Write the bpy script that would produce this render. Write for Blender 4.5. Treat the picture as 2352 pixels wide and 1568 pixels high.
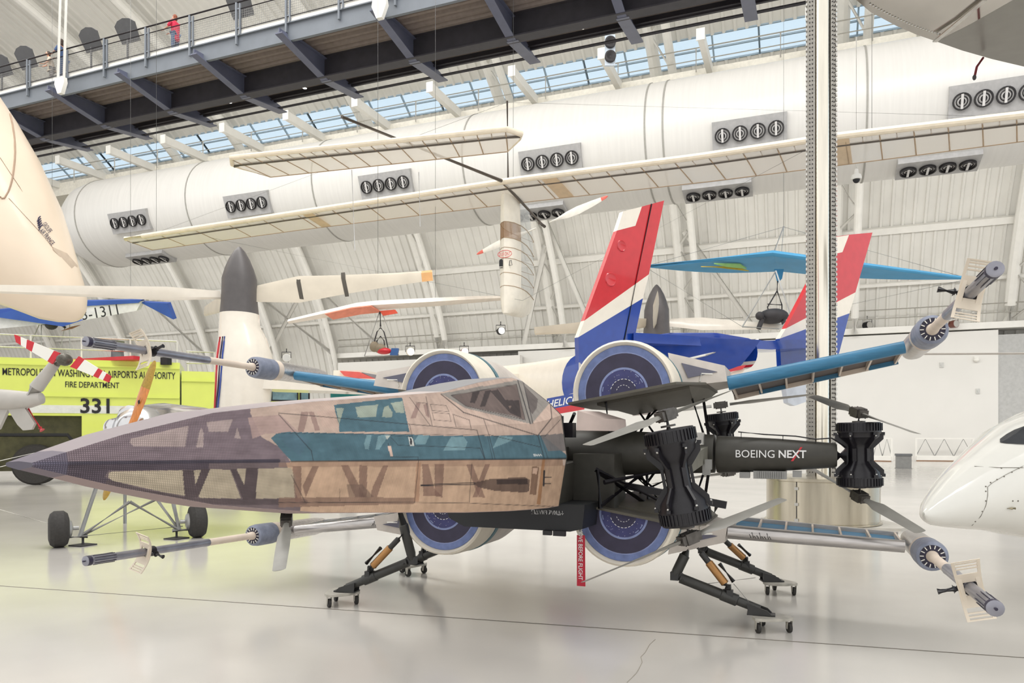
import bpy, math, random
import numpy as np
from mathutils import Vector, Matrix
random.seed(7)
for o in list(bpy.data.objects): bpy.data.objects.remove(o)
scene = bpy.context.scene
COL = scene.collection
V = Vector
PI = math.pi
# ------------------------------------------------------------------ camera, world, light, exposure
# World axes follow the hangar: x along the back wall (to the right), y towards the back wall, z up.
F_PX, HOR, EYE, YAW = 1700.0, 1000.0, 1.6, math.atan(674/1700)
RT = V((math.cos(YAW), math.sin(YAW), 0)); FW = V((-math.sin(YAW), math.cos(YAW), 0))
cam_d = bpy.data.cameras.new('camera'); cam = bpy.data.objects.new('camera', cam_d); COL.objects.link(cam)
cam.location = (0, 0, EYE); cam.rotation_euler = (PI/2, 0, YAW)
cam_d.sensor_width = 36; cam_d.lens = 36*F_PX/2352
cam_d.shift_y = (HOR-784)/2352
cam_d.clip_end = 400
scene.camera = cam
scene.view_settings.view_transform = 'Standard'; scene.view_settings.look = 'None'
scene.view_settings.gamma = 1; scene.view_settings.use_curve_mapping = False
scene.view_settings.exposure = 0.22
world = bpy.data.worlds.new('sky'); scene.world = world; world.use_nodes = True
wn = world.node_tree; wn.nodes.clear()
w_out = wn.nodes.new('ShaderNodeOutputWorld'); w_bg = wn.nodes.new('ShaderNodeBackground')
w_tc = wn.nodes.new('ShaderNodeTexCoord'); w_sep = wn.nodes.new('ShaderNodeSeparateXYZ')
w_rmp = wn.nodes.new('ShaderNodeValToRGB')
wn.links.new(w_tc.outputs['Generated'], w_sep.inputs[0]); wn.links.new(w_sep.outputs['Y'], w_rmp.inputs[0])
wn.links.new(w_rmp.outputs[0], w_bg.inputs[0]); wn.links.new(w_bg.outputs[0], w_out.inputs[0])
w_rmp.color_ramp.elements[0].position = 0.2; w_rmp.color_ramp.elements[0].color = (1.0, .99, .97, 1)
w_rmp.color_ramp.elements[1].position = 0.6; w_rmp.color_ramp.elements[1].color = (.74, .92, 1.06, 1)
w_bg.inputs[1].default_value = 1.0
def area_light(name, loc, target, sx, sy, power, col=(1, .985, .955)):
    d = bpy.data.lights.new(name, 'AREA'); d.shape = 'RECTANGLE'; d.size = sx; d.size_y = sy; d.energy = power; d.color = col
    o = bpy.data.objects.new(name, d); COL.objects.link(o); o.location = loc
    o.rotation_euler = (V(target)-V(loc)).to_track_quat('-Z', 'Y').to_euler(); return o
# broad fill lights added under the crown of the vault, not real fixtures
area_light('overhead_fill_light', (-10, 14, 29.5), (-8, 24, 0), 70, 6, 9000)
area_light('overhead_fill_light', (-25, 4, 27), (-25, 40, 12), 80, 8, 2000)
# fill light added below the big duct to brighten the back wall
area_light('wall_fill_light', (-22, 41, 13.2), (-22, 57, 7.5), 84, 1.2, 2300)

# ------------------------------------------------------------------ pixel helpers (photo pixel -> point in the hangar)
def ray(px, py):
    return FW + RT*((px-1176)/F_PX) + V((0, 0, (HOR-py)/F_PX))
O_ = V((0, 0, EYE))
def C(px, py, Y): return O_ + ray(px, py)*Y
def PY(px, py, y):
    r = ray(px, py); return O_ + r*(y/r.y)
def PZ(px, py, z):
    r = ray(px, py); return O_ + r*((z-EYE)/r.z)
def PP(px, py, p0, n):
    r = ray(px, py); return O_ + r*((V(p0)-O_).dot(V(n))/r.dot(V(n)))

# ------------------------------------------------------------------ materials
def lin(c):
    c = c/255.0
    return c/12.92 if c <= .04045 else ((c+.055)/1.055)**2.4
def rgb(c): return tuple(lin(x) for x in c)+(1,)
MATS = {}
def mat(name, c, rough=.5, metal=0.0, var=.05, scale=6.0, bump=0.0, spec=.5, emit=0.0, coat=0.0, stretch=None):
    if name in MATS: return MATS[name]
    m = bpy.data.materials.new(name); m.use_nodes = True; nt = m.node_tree
    b = nt.nodes['Principled BSDF']
    b.inputs['Roughness'].default_value = rough; b.inputs['Metallic'].default_value = metal
    b.inputs['Specular IOR Level'].default_value = spec; b.inputs['Coat Weight'].default_value = coat
    b.inputs['Coat Roughness'].default_value = .05
    tc = nt.nodes.new('ShaderNodeTexCoord'); no = nt.nodes.new('ShaderNodeTexNoise')
    no.inputs['Scale'].default_value = scale; no.inputs['Detail'].default_value = 4
    if stretch:
        mp = nt.nodes.new('ShaderNodeMapping'); mp.inputs['Scale'].default_value = stretch
        nt.links.new(tc.outputs['Object'], mp.inputs[0]); nt.links.new(mp.outputs[0], no.inputs['Vector'])
    else: nt.links.new(tc.outputs['Object'], no.inputs['Vector'])
    rp = nt.nodes.new('ShaderNodeValToRGB')
    base = rgb(c)
    rp.color_ramp.elements[0].position = .3; rp.color_ramp.elements[1].position = .7
    rp.color_ramp.elements[0].color = tuple(x*(1-var*2) for x in base[:3])+(1,)
    rp.color_ramp.elements[1].color = tuple(min(1, x*(1+var)) for x in base[:3])+(1,)
    nt.links.new(no.outputs['Fac'], rp.inputs[0]); nt.links.new(rp.outputs[0], b.inputs['Base Color'])
    if bump:
        bp = nt.nodes.new('ShaderNodeBump'); bp.inputs['Strength'].default_value = bump; bp.inputs['Distance'].default_value = .01
        nt.links.new(no.outputs['Fac'], bp.inputs['Height']); nt.links.new(bp.outputs[0], b.inputs['Normal'])
    if emit:
        b.inputs['Emission Color'].default_value = base; b.inputs['Emission Strength'].default_value = emit
    MATS[name] = m; return m
def film(name, c, alpha, gloss=.12, rough=.12):
    """thin clear film or pane: see-through, partly milky, with a sheen"""
    m = bpy.data.materials.new(name); m.use_nodes = True; nt = m.node_tree; nt.nodes.clear()
    out = nt.nodes.new('ShaderNodeOutputMaterial'); t = nt.nodes.new('ShaderNodeBsdfTransparent')
    t.inputs[0].default_value = (.97, .97, .97, 1)
    d = nt.nodes.new('ShaderNodeBsdfDiffuse'); d.inputs[0].default_value = rgb(c)
    g = nt.nodes.new('ShaderNodeBsdfGlossy'); g.inputs['Roughness'].default_value = rough
    m1 = nt.nodes.new('ShaderNodeMixShader'); m1.inputs[0].default_value = alpha
    m2 = nt.nodes.new('ShaderNodeMixShader'); m2.inputs[0].default_value = gloss
    no = nt.nodes.new('ShaderNodeTexNoise'); no.inputs['Scale'].default_value = 3
    bp = nt.nodes.new('ShaderNodeBump'); bp.inputs['Strength'].default_value = .25
    nt.links.new(no.outputs['Fac'], bp.inputs['Height']); nt.links.new(bp.outputs[0], g.inputs['Normal'])
    nt.links.new(t.outputs[0], m1.inputs[1]); nt.links.new(d.outputs[0], m1.inputs[2])
    nt.links.new(m1.outputs[0], m2.inputs[1]); nt.links.new(g.outputs[0], m2.inputs[2])
    nt.links.new(m2.outputs[0], out.inputs[0]); return m

# ------------------------------------------------------------------ mesh builder
def basis(d):
    d = d.normalized(); a = V((0, 0, 1)) if abs(d.z) < .9 else V((1, 0, 0))
    s = d.cross(a).normalized(); return s, d.cross(s).normalized()*-1
class MB:
    def __init__(s): s.v = []; s.f = []; s.m = []
    def add(s, vs, fs, m=0):
        k = len(s.v); s.v += [tuple(x) for x in vs]; s.f += [tuple(i+k for i in f) for f in fs]; s.m += [m]*len(fs); return s
    def box(s, c, d, R=None, m=0):
        c = V(c); h = [x/2 for x in d]
        vs = [V((i*h[0], j*h[1], k*h[2])) for i in (-1, 1) for j in (-1, 1) for k in (-1, 1)]
        if R is not None: vs = [R @ x for x in vs]
        return s.add([c+x for x in vs], [(0, 1, 3, 2), (4, 6, 7, 5), (0, 4, 5, 1), (2, 3, 7, 6), (0, 2, 6, 4), (1, 5, 7, 3)], m)
    def bbox(s, lo, hi, m=0):
        lo, hi = V(lo), V(hi); return s.box((lo+hi)/2, hi-lo, m=m)
    def bar(s, p, q, w, h, m=0, up=None):
        p, q = V(p), V(q); d = (q-p).normalized()
        u = V(up) if up is not None else V((0, 0, 1))
        if abs(d.dot(u)) > .98: u = V((0, 1, 0))
        a = d.cross(u).normalized(); b = a.cross(d)
        vs = [e+a*(i*w/2)+b*(j*h/2) for e in (p, q) for i, j in ((-1, -1), (1, -1), (1, 1), (-1, 1))]
        return s.add(vs, [(0, 1, 2, 3), (7, 6, 5, 4), (0, 4, 5, 1), (1, 5, 6, 2), (2, 6, 7, 3), (3, 7, 4, 0)], m)
    def loft(s, rings, caps=(1, 1), m=0, closed=True):
        n = len(rings[0]); vs = [x for r in rings for x in r]; fs = []
        for i in range(len(rings)-1):
            for j in range(n if closed else n-1):
                k = (j+1) % n; fs.append((i*n+j, i*n+k, (i+1)*n+k, (i+1)*n+j))
        if caps[0]: fs.append(tuple(range(n-1, -1, -1)))
        if caps[1]: fs.append(tuple((len(rings)-1)*n+j for j in range(n)))
        return s.add(vs, fs, m)
    def tube(s, pts, r, n=10, caps=(1, 1), m=0):
        pts = [V(p) for p in pts]; N = len(pts); rs = r if isinstance(r, (list, tuple)) else [r]*N
        rings = []; pa = None
        for i, p in enumerate(pts):
            d = (pts[min(i+1, N-1)]-pts[max(i-1, 0)])
            if d.length < 1e-9: d = V((0, 0, 1))
            d.normalize()
            if pa is None: a, b = basis(d)
            else:
                a = (pa-d*pa.dot(d)); a = a.normalized() if a.length > 1e-6 else basis(d)[0]; b = d.cross(a)
            pa = a
            rings.append([p+(a*math.cos(2*PI*j/n)+b*math.sin(2*PI*j/n))*rs[i] for j in range(n)])
        return s.loft(rings, caps, m)
    def lathe(s, p, d, prof, n=24, caps=(1, 1), m=0, a0=0, a1=2*PI, ref=None):
        p, d = V(p), V(d).normalized()
        if ref is not None: a = V(ref); b = d.cross(a)
        else: a, b = basis(d)
        full = abs(a1-a0-2*PI) < 1e-6; k = n if full else n+1
        rings = [[p+d*t+(a*math.cos(a0+(a1-a0)*j/n)+b*math.sin(a0+(a1-a0)*j/n))*r for j in range(k)] for t, r in prof]
        return s.loft(rings, caps, m, closed=True if full else False) if full or caps == (0, 0) else s.loft(rings, caps, m, closed=True)
    def slab(s, pts, t, m=0):
        """polygon given thickness vector t"""
        pts = [V(p) for p in pts]; t = V(t); return s.loft([[p-t/2 for p in pts], [p+t/2 for p in pts]], (1, 1), m)
    def ell(s, c, r, n=14, k=8, m=0, R=None):
        c = V(c); rings = []
        for i in range(k+1):
            t = PI*i/k; rr = max(math.sin(t), 1e-3)
            ring = [V((r[0]*rr*math.cos(2*PI*j/n), r[1]*rr*math.sin(2*PI*j/n), -r[2]*math.cos(t))) for j in range(n)]
            rings.append([c+(R @ x if R is not None else x) for x in ring])
        return s.loft(rings, (1, 1), m)
    def text(s, t, o, xd, yd, h, width=None, bold=0.0, m=0, shear=0.0, depth=.002, align='L', spacing=1.0):
        cu = bpy.data.curves.new('t', 'FONT'); cu.body = t; cu.offset = bold; cu.resolution_u = 3; cu.space_character = spacing; cu.shear = shear
        ob = bpy.data.objects.new('t', cu); COL.objects.link(ob)
        dg = bpy.context.evaluated_depsgraph_get(); me = bpy.data.meshes.new_from_object(ob.evaluated_get(dg))
        vs = [x.co.copy() for x in me.vertices]; fs = [tuple(p.vertices) for p in me.polygons]
        bpy.data.objects.remove(ob); bpy.data.curves.remove(cu); bpy.data.meshes.remove(me)
        if not vs: return s
        x0, x1 = min(v.x for v in vs), max(v.x for v in vs); y0, y1 = min(v.y for v in vs), max(v.y for v in vs)
        ky = h/(y1-y0); kx = width/(x1-x0) if width else ky
        xd, yd = V(xd).normalized(), V(yd).normalized(); nrm = xd.cross(yd).normalized(); off = {'L': 0, 'C': .5, 'R': 1}[align]*(x1-x0)
        return s.add([V(o)+xd*((v.x-x0-off)*kx)+yd*((v.y-y0)*ky)+nrm*depth for v in vs], fs, m)
def root_of(o):
    while o.parent: o = o.parent
    return o
def obj(name, mb, m, parent=None, label=None, sharp=35):
    me = bpy.data.meshes.new(name)
    off = root_of(parent).location if parent else V((0, 0, 0))
    me.from_pydata([(x[0]-off.x, x[1]-off.y, x[2]-off.z) for x in mb.v], [], mb.f)
    ms = m if isinstance(m, (list, tuple)) else [m]
    for q in ms: me.materials.append(q)
    if len(ms) > 1: me.polygons.foreach_set('material_index', mb.m)
    me.polygons.foreach_set('use_smooth', [True]*len(me.polygons))
    me.set_sharp_from_angle(angle=math.radians(sharp)); me.update()
    o = bpy.data.objects.new(name, me); COL.objects.link(o)
    if parent: o.parent = parent
    if label: o['label'] = label
    return o
def tag(o, label, cat, group=None):
    o['label'] = label; o['category'] = cat
    if group: o['group'] = group
    return o
def thing(name, label, cat, loc=(0, 0, 0), group=None):
    o = bpy.data.objects.new(name, None); COL.objects.link(o); o.location = loc; o.empty_display_size = .2
    return tag(o, label, cat, group)
def struct(name, mb, m, sharp=35, parent=None):
    o = obj(name, mb, m, parent, sharp=sharp)
    if not parent: o['kind'] = 'structure'
    return o
def dup(root, loc, rotz=0, label=None, group=None):
    def cp(o, par):
        c = o.copy(); COL.objects.link(c)
        if par: c.parent = par
        for ch in o.children: cp(ch, c)
        return c
    r = cp(root, None); r.location = loc; r.rotation_euler = (0, 0, rotz)
    if label: r['label'] = label
    if group: r['group'] = group
    return r
# ------------------------------------------------------------------ materials used widely
m_wall = mat('painted corrugated steel', (226, 224, 218), .55, var=.03, scale=.6)
m_white = mat('white painted steel', (236, 234, 228), .45, var=.02, scale=2)
m_gal = mat('white plaster wall', (228, 226, 221), .7, var=.015, scale=.4)
m_duct = mat('satin white duct skin', (228, 226, 222), .32, var=.02, scale=1.2, stretch=(6, .3, .3))
_n = m_duct.node_tree; _w = _n.nodes.new('ShaderNodeTexWave'); _w.bands_direction = 'X'; _w.inputs['Scale'].default_value = .55; _w.inputs['Distortion'].default_value = .35
_t = _n.nodes.new('ShaderNodeTexCoord'); _b = _n.nodes.new('ShaderNodeBump'); _b.inputs['Strength'].default_value = .12; _b.inputs['Distance'].default_value = .05
_n.links.new(_t.outputs['Object'], _w.inputs['Vector']); _n.links.new(_w.outputs['Fac'], _b.inputs['Height']); _n.links.new(_b.outputs[0], _n.nodes['Principled BSDF'].inputs['Normal'])
m_seam = mat('grey seam', (168, 166, 160), .6, var=.05)
m_dkst = mat('dark charcoal steel', (62, 60, 66), .5, var=.08, scale=3)
m_dkgr = mat('blue grey steel', (112, 118, 126), .45, var=.04, scale=2)
m_black = mat('black anodised metal', (26, 24, 30), .38, var=.15, scale=20)
m_blk2 = mat('dark olive carbon tube', (62, 60, 54), .5, var=.08, scale=14)
m_rub = mat('dark rubber', (58, 56, 54), .8, var=.1, scale=30)
m_alu = mat('brushed aluminium', (205, 203, 198), .28, metal=.9, var=.05, scale=12, stretch=(1, 1, 12))
m_chr = mat('polished metal', (225, 223, 220), .12, metal=1, var=.04, scale=3)
m_grey = mat('mid grey paint', (150, 150, 148), .5, var=.05)
m_red = mat('red paint', (205, 40, 52), .4, var=.05)
m_whp = mat('gloss white paint', (240, 238, 230), .25, var=.02, scale=1.5, coat=.3)
m_crm = mat('cream film tube', (238, 226, 204), .45, var=.04, scale=5)
m_wire = mat('steel cable', (140, 140, 140), .4, metal=.6)
m_ink = mat('black lettering', (30, 30, 34), .6)
m_wht = mat('white lettering', (238, 238, 238), .6)
m_glow = mat('lit lamp lens', (255, 250, 238), .4, emit=3.0)

# ------------------------------------------------------------------ floor
fm = mat('polished concrete', (204, 200, 194), .17, var=.05, scale=.55, spec=.5)
nt = fm.node_tree; bs = nt.nodes['Principled BSDF']
n2 = nt.nodes.new('ShaderNodeTexNoise'); n2.inputs['Scale'].default_value = 1.1; n2.inputs['Detail'].default_value = 5
mr = nt.nodes.new('ShaderNodeMapRange'); mr.inputs['To Min'].default_value = .07; mr.inputs['To Max'].default_value = .24
nt.links.new(n2.outputs['Fac'], mr.inputs[0]); nt.links.new(mr.outputs[0], bs.inputs['Roughness'])
mb = MB(); mb.bbox((-110, -6, -.3), (30, 58, 0)); floor = struct('floor', mb, fm)
mb = MB()
a, b = PZ(-60, 1341, .0), PZ(2420, 1515, .0)
mb.bar(a+V((0, 0, .001)), b+V((0, 0, .001)), .012, .003)
struct('trim_1', mb, mat('dark joint sealant', (120, 114, 104), .8))
mb = MB()
pts = [PZ(px, py, .001) for px, py in ((1440, 1567), (1462, 1545), (1468, 1535), (1475, 1520), (1472, 1508), (1482, 1498), (1492, 1480), (1505, 1468))]
mb.tube(pts, .0025, 5); obj('floor_crack', mb, mat('hairline crack', (165, 158, 146), .9), floor)

# ------------------------------------------------------------------ vault: wall_back, roof, clerestory windows
XL, XR, YC, AY, AZ = -112.0, 26.0, 19.0, 38.0, 31.0
def vp(x, t, d=0.0):
    n = V((0, math.cos(t)/AY, math.sin(t)/AZ)).normalized()
    return V((x, YC+AY*math.cos(t), AZ*math.sin(t)))-n*d
def corrug(t0, t1, nt_, per=.62, depth=.11):
    mb = MB(); xs = []; x = XL
    while x < XR:
        xs += [(x, 0), (x+per*.62, 0), (x+per*.70, depth), (x+per*.90, depth)]; x += per
    n = len(xs)
    vs = [vp(x, t0+(t1-t0)*i/nt_, d) for i in range(nt_+1) for x, d in xs]
    fs = [(i*n+j, i*n+j+1, (i+1)*n+j+1, (i+1)*n+j) for i in range(nt_) for j in range(n-1)]
    return mb.add(vs, fs)
T0, T1 = math.asin(23.25/AZ), math.asin(24.15/AZ)
struct('wall_back', corrug(0.0, T0, 26), m_wall, sharp=20)
struct('ceiling', corrug(T1, 1.72, 22), m_wall, sharp=20)
m_glass = film('window glass', (200, 225, 245), .10, .06, .02)
m_frame = mat('window frame', (150, 170, 185), .5)
wi = 0; x = -72.4
while x < 17:
    if -28 < x+5 < -16: pass
    wi += 1; fr = MB(); gl = MB()
    q = [vp(x, T0), vp(x+10, T0), vp(x+10, T1), vp(x, T1)]
    for u, w in ((q[0], q[1]), (q[3], q[2]), ((q[0]+q[3])/2, (q[1]+q[2])/2)): fr.bar(u, w, .09, .09)
    for k in range(5):
        fr.bar(q[0].lerp(q[1], k/4), q[3].lerp(q[2], k/4), .09, .12)
    gl.slab(q, vp(0, T0)-vp(0, T0, .02))
    o = struct('window_%d' % wi, fr, m_frame); obj('pane', gl, m_glass, o)
    x += 10
# arch ribs, diagonal braces and girts of the vault
ti = 1
for xr in (12.4, 2.4, -7.6, -17.5, -27.5, -38.3, -44.3, -52, -62, -72):
    mb = MB(); ts = math.asin(9.0/AZ) if xr > -36 else 0.0
    tt = lambda k: ts+(1.70-ts)*k/40
    for dx, d, r in ((-.55, .75, .34), (.6, 1.9, .24)):
        mb.tube([vp(xr+dx, tt(i), d) for i in range(41)], r, 10)
    for i in range(0, 38, 3):
        mb.tube([vp(xr-.55, tt(i), .75), vp(xr+.6, tt(i+1.5), 1.9)], .09, 6)
        mb.tube([vp(xr+.6, tt(i+1.5), 1.9), vp(xr-.55, tt(i+3), .75)], .09, 6)
    ti += 1; struct('trim_%d' % ti, mb, m_white)
for z in (11.6, 14.7, 19.2, 27):
    t = math.asin(z/AZ); mb = MB()
    p, q = vp(XL, t, .28), vp(XR, t, .28); nrm = vp(0, t)-vp(0, t, 1)
    mb.bar(p, q, .42 if z == 14.7 else .2, .3, up=nrm); ti += 1; struct('trim_%d' % ti, mb, m_white)
for x0, z0, x1, z1 in ((-17.5, 19, -14.6, 9.2), (-17.5, 16, -20.5, 9.2), (-38.3, 9, -44.3, 14.5), (-38.3, 15.5, -45, 9.5), (-33, 9, -38.3, 15), (-7.6, 16, -3, 9), (-52, 9, -57, 15)):
    mb = MB(); a, b = math.asin(z0/AZ), math.asin(z1/AZ); mb.tube([vp(x0, a, 1.0), vp(x1, b, 1.2)], .2, 8); ti += 1; struct('trim_%d' % ti, mb, m_white)

# white display wall standing at the foot of the vault, and the gallery rail on it
def white_wall(nm, px0, px1, ptop, y, px_t):
    a, b = PY(px0, 1050, y), PY(px1, 1050, y); zt = PY(px_t, ptop, y).z
    mb = MB(); mb.bbox((a.x, y, 0), (b.x, y+.6, zt)); struct(nm, mb, m_gal); return a.x, b.x, zt
xa, xb, ztop = white_wall('wall_display_right', 1190, 2293, 757, 54.0, 2293)
xc, _, z2 = white_wall('wall_display_left', 776, 1194, 815, 53.2, 1193)
mb = MB(); mb.bbox((xb, 54.1, 0), (xb+5.0, 54.6, ztop-.3)); struct('wall_block_right', mb, mat('grey block wall', (186, 186, 184), .7))
mb = MB(); mb.bbox((xc-1, 53.9, ztop+.1), (xb+12, 56.2, ztop+.5)); ti += 1; struct('trim_%d' % ti, mb, m_white)
def railing(name, label, x0, x1, y, z, step, h=1.1, r=.03, group=None, mids=(.5,)):
    t = thing(name, label, 'railing', (x0, y, z), group)
    mb = MB(); mb.tube([(x0, y, z+h), (x1, y, z+h)], r, 8); obj('top_rail', mb, m_white, t)
    for q in mids:
        mb = MB(); mb.tube([(x0, y, z+h*q), (x1, y, z+h*q)], r*.8, 8); obj('mid_rail', mb, m_white, t)
    n = max(1, round((x1-x0)/step))
    for i in range(n+1):
        mb = MB(); xx = x0+(x1-x0)*i/n; mb.tube([(xx, y, z), (xx, y, z+h)], r, 8); obj('post', mb, m_white, t)
    return t
railing('gallery_railing', 'white pipe railing along the gallery above the white display wall', xc-.5, xb+9, 54.0, ztop+.5, 3.4, 1.15, .055)
railing('clerestory_railing', 'thin white railing in front of the high blue window band', -70, 16, 40.9, 21.25, 4.2, 1.3, .04)

# maintenance ledge under the windows and its cantilever beams over the duct
mb = MB(); mb.bbox((-80, 41.2, 20.7), (20, 45.2, 21.1)); mb.bbox((-80, 41.1, 20.5), (20, 41.3, 21.5)); ti += 1
struct('trim_%d' % ti, mb, mat('warm white ledge', (232, 228, 216), .5))
for i in range(15):
    xx = -54.8+5*i; mb = MB()
    mb.bar((xx, 37.3, 21.35), (xx, 41.4, 21.35), .30, .5); mb.bar((xx, 37.25, 21.35), (xx, 37.32, 21.35), .42, .58)
    o = obj('hanger_beam', mb, m_white)
    px = round(1176+F_PX*(V((xx, 37.3, 0)).dot(RT))/(V((xx, 37.3, 0)).dot(FW)))
    ordn = ['first', 'second', 'third', 'fourth', 'fifth', 'sixth', 'seventh', 'eighth', 'ninth', 'tenth', 'eleventh', 'twelfth', 'thirteenth', 'fourteenth', 'fifteenth'][i]
    tag(o, 'white cantilever beam above the big duct, %s counted from the left end' % ordn, 'beam', 'cantilever beams over the air duct')

# ------------------------------------------------------------------ the big air duct
DY, DZ, DR = 40.0, 17.22, 3.1
duct = thing('air_duct', 'huge satin white cylindrical air duct with round nozzles running the whole back wall', 'air duct', (-50, DY, DZ))
prof = [(-.0, 1.7), (.1, 2.5), (.9, 2.9), (2.2, 3.1)] + [(t, DR+(0.0)) for t in range(6, 74, 4)]
mb = MB(); mb.lathe((-50, DY, DZ), (1, 0, 0), prof, 48, (0, 1)); obj('duct_skin', mb, m_duct, duct)
mb = MB(); mb.lathe((-95, DY, DZ), (1, 0, 0), [(0, 1.72), (45.2, 1.72)], 32, (0, 0)); obj('small_duct', mb, m_duct, duct)
for xx in (-47.6, -37.5, -27.6, -17.6, -7.5, -6.6, 2.6, 12.6):
    mb = MB(); mb.lathe((xx, DY, DZ), (1, 0, 0), [(-.04, DR), (-.04, DR+.03), (.04, DR+.03), (.04, DR)], 48, (0, 0)); obj('seam_band', mb, m_seam, duct)
m_noz = mat('black nozzle rim', (34, 32, 34), .5); m_vp = mat('vent panel grey', (178, 177, 177), .4); m_vl = mat('nozzle silver ring', (215, 213, 212), .4)
def vent(xc_, ang):
    n = V((0, -math.cos(ang), -math.sin(ang))); up = V((0, -math.sin(ang), math.cos(ang)))
    c = V((xc_, DY, DZ))+n*(DR+.06)
    mb = MB(); R = Matrix((V((1, 0, 0)), n, up)).transposed()
    mb.box(c-n*.12, (3.4, .5, 1.35), R); p = obj('vent_panel', mb, m_vp, duct)
    for k in range(4):
        q = c+V((-1.215+.81*k, 0, 0))+n*.1; mb = MB()
        mb.lathe(q, n, [(0, .36), (.16, .36), (.16, .31), (.05, .30)], 20, (0, 0), 0)
        mb.lathe(q, n, [(.06, .30), (.10, .24)], 20, (0, 0), 1)
        mb.lathe(q, n, [(.10, .24), (.12, .20), (.06, .2)], 20, (0, 0), 0)
        mb.lathe(q, n, [(.06, .2), (.11, .13), (.11, .0)], 20, (0, 0), 1)
        mb.lathe(q+n*.02, n, [(.10, .13), (.13, .10), (.13, 0)], 20, (0, 0), 0)
        mb.box(q+n*.15, (.10, .03, .60), R, 1)
        obj('nozzle', mb, [m_noz, m_vl], p)
for k in range(-4, 3):
    vent(-12.5+10*k, math.radians(21))
for xx in (5.7, -4.2, -14.0, -43): vent(xx, math.radians(76))

# ------------------------------------------------------------------ elevated walkway (visitor bridge)
BY0, BY1, BX0, BX1, DK = 21.3, 25.3, -62.0, 16.0, 16.1
br = thing('elevated_walkway', 'dark steel visitor bridge with grey fascia crossing the top of the hall', 'walkway', (-20, 23, DK))
mb = MB(); mb.bbox((BX0, BY0, DK-.62), (BX1, BY0+.12, DK)); mb.bbox((BX0, BY0-.08, DK-.04), (BX1, BY0+.2, DK+.0)); obj('fascia', mb, m_dkgr, br)
mb = MB(); mb.bbox((BX0, BY0-.02, DK), (BX1, BY0+.06, DK+.16)); obj('kick_plate', mb, m_white, br)
mb = MB(); mb.bbox((BX0, BY1-.1, DK-.5), (BX1, BY1, DK)); obj('fascia', mb, m_dkst, br)
mb = MB(); y = BY0+.15; n = 0
prof = []
while y < BY1-.1:
    prof += [(y, DK-.20), (y+.12, DK-.20), (y+.17, DK-.08), (y+.29, DK-.08)]; y += .34
vs = [(X, yy, zz) for X in (BX0, BX1) for yy, zz in prof]; k = len(prof)
mb.add(vs, [(i, i+1, k+i+1, k+i) for i in range(k-1)]); mb.bbox((BX0, BY0+.1, DK-.06), (BX1, BY1, DK)); obj('deck', mb, mat('dark ribbed deck', (138, 126, 120), .5, var=.06), br, sharp=10)
mb = MB(); mb.bbox((BX0, 23.45, DK-1.0), (BX1, 23.50, DK-.1)); mb.bbox((BX0, 23.25, DK-1.02), (BX1, 23.7, DK-.97)); mb.bbox((BX0, 23.3, DK-.18), (BX1, 23.65, DK-.13)); obj('main_girder', mb, m_dkst, br)
mb = MB(); mb.tube([(BX0, BY1+.05, DK-.72), (BX1, BY1+.05, DK-.72)], .06, 8); mb.tube([(BX0, BY1-.3, DK-.5), (BX1, BY1-.3, DK-.5)], .035, 6); obj('conduit_pipe', mb, m_dkst, br)
# outrigger brackets, posts, wire mesh panels
proto = None
for i in range(-11, 9):
    xx = -16.95+3.82*i
    mb = MB()
    pf = [(BY0-.45, DK-.55), (BY0-.45, DK-.38), (23.47, DK-.25), (23.47, DK-1.0)]
    mb.slab([(xx, a, b) for a, b in pf], (.03, 0, 0)); mb.slab([(xx, BY0-.47, DK-.55), (xx, 23.47, DK-1.0), (xx, 23.47, DK-1.04), (xx, BY0-.47, DK-.59)], (.3, 0, 0))
    mb.slab([(xx, BY0+.2, DK-.30), (xx, 23.47, DK-.22), (xx, 23.47, DK-.26), (xx, BY0+.2, DK-.34)], (.25, 0, 0))
    pf = [(23.5, DK-1.0), (23.5, DK-.25), (BY1+.5, DK-.5), (BY1+.5, DK-.66)]
    mb.slab([(xx, a, b) for a, b in pf], (.03, 0, 0)); mb.slab([(xx, 23.5, DK-1.0), (xx, BY1+.52, DK-.68), (xx, BY1+.52, DK-.72), (xx, 23.5, DK-1.04)], (.42, 0, 0))
    obj('outrigger_bracket', mb, mat('skylit bracket steel', (100, 104, 124), .35, var=.06, scale=2), br)  # blue of reflected skylight is mixed into the steel colour
for i in range(-18, 15):
    xx = -16.95+2.2*i
    mb = MB(); mb.bbox((xx-.035, BY0-.1, DK-.35), (xx+.035, BY0-.02, DK+1.16)); mb.bbox((xx+.14, BY0-.1, DK-.02), (xx+.19, BY0-.04, DK+1.1)); mb.bbox((xx-.02, BY0-.08, DK+.9), (xx+.17, BY0-.05, DK+.95)); mb.bbox((xx-.02, BY0-.08, DK+.2), (xx+.17, BY0-.05, DK+.25))
    obj('railing_post', mb, m_dkgr, br)
for zz, r in ((1.18, .035), (.92, .022), (.2, .018)):
    mb = MB(); mb.tube([(BX0, BY0-.05, DK+zz), (BX1, BY0-.05, DK+zz)], r, 8); obj('handrail', mb, m_dkst, br)
    mb = MB(); mb.tube([(BX0, BY1-.05, DK+zz), (BX1, BY1-.05, DK+zz)], r, 8); obj('handrail', mb, m_dkst, br)
mb = MB()
xx = -52
while xx < 5: mb.bbox((xx, BY0-.003, DK+.2), (xx+.008, BY0+.003, DK+.92)); xx += .085
zz = .2
while zz < .92: mb.bbox((-52, BY0-.003, DK+zz), (5, BY0+.003, DK+zz+.008)); zz += .085
o = obj('wire_mesh_infill', mb, m_grey, br); o['kind'] = 'stuff'
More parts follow.
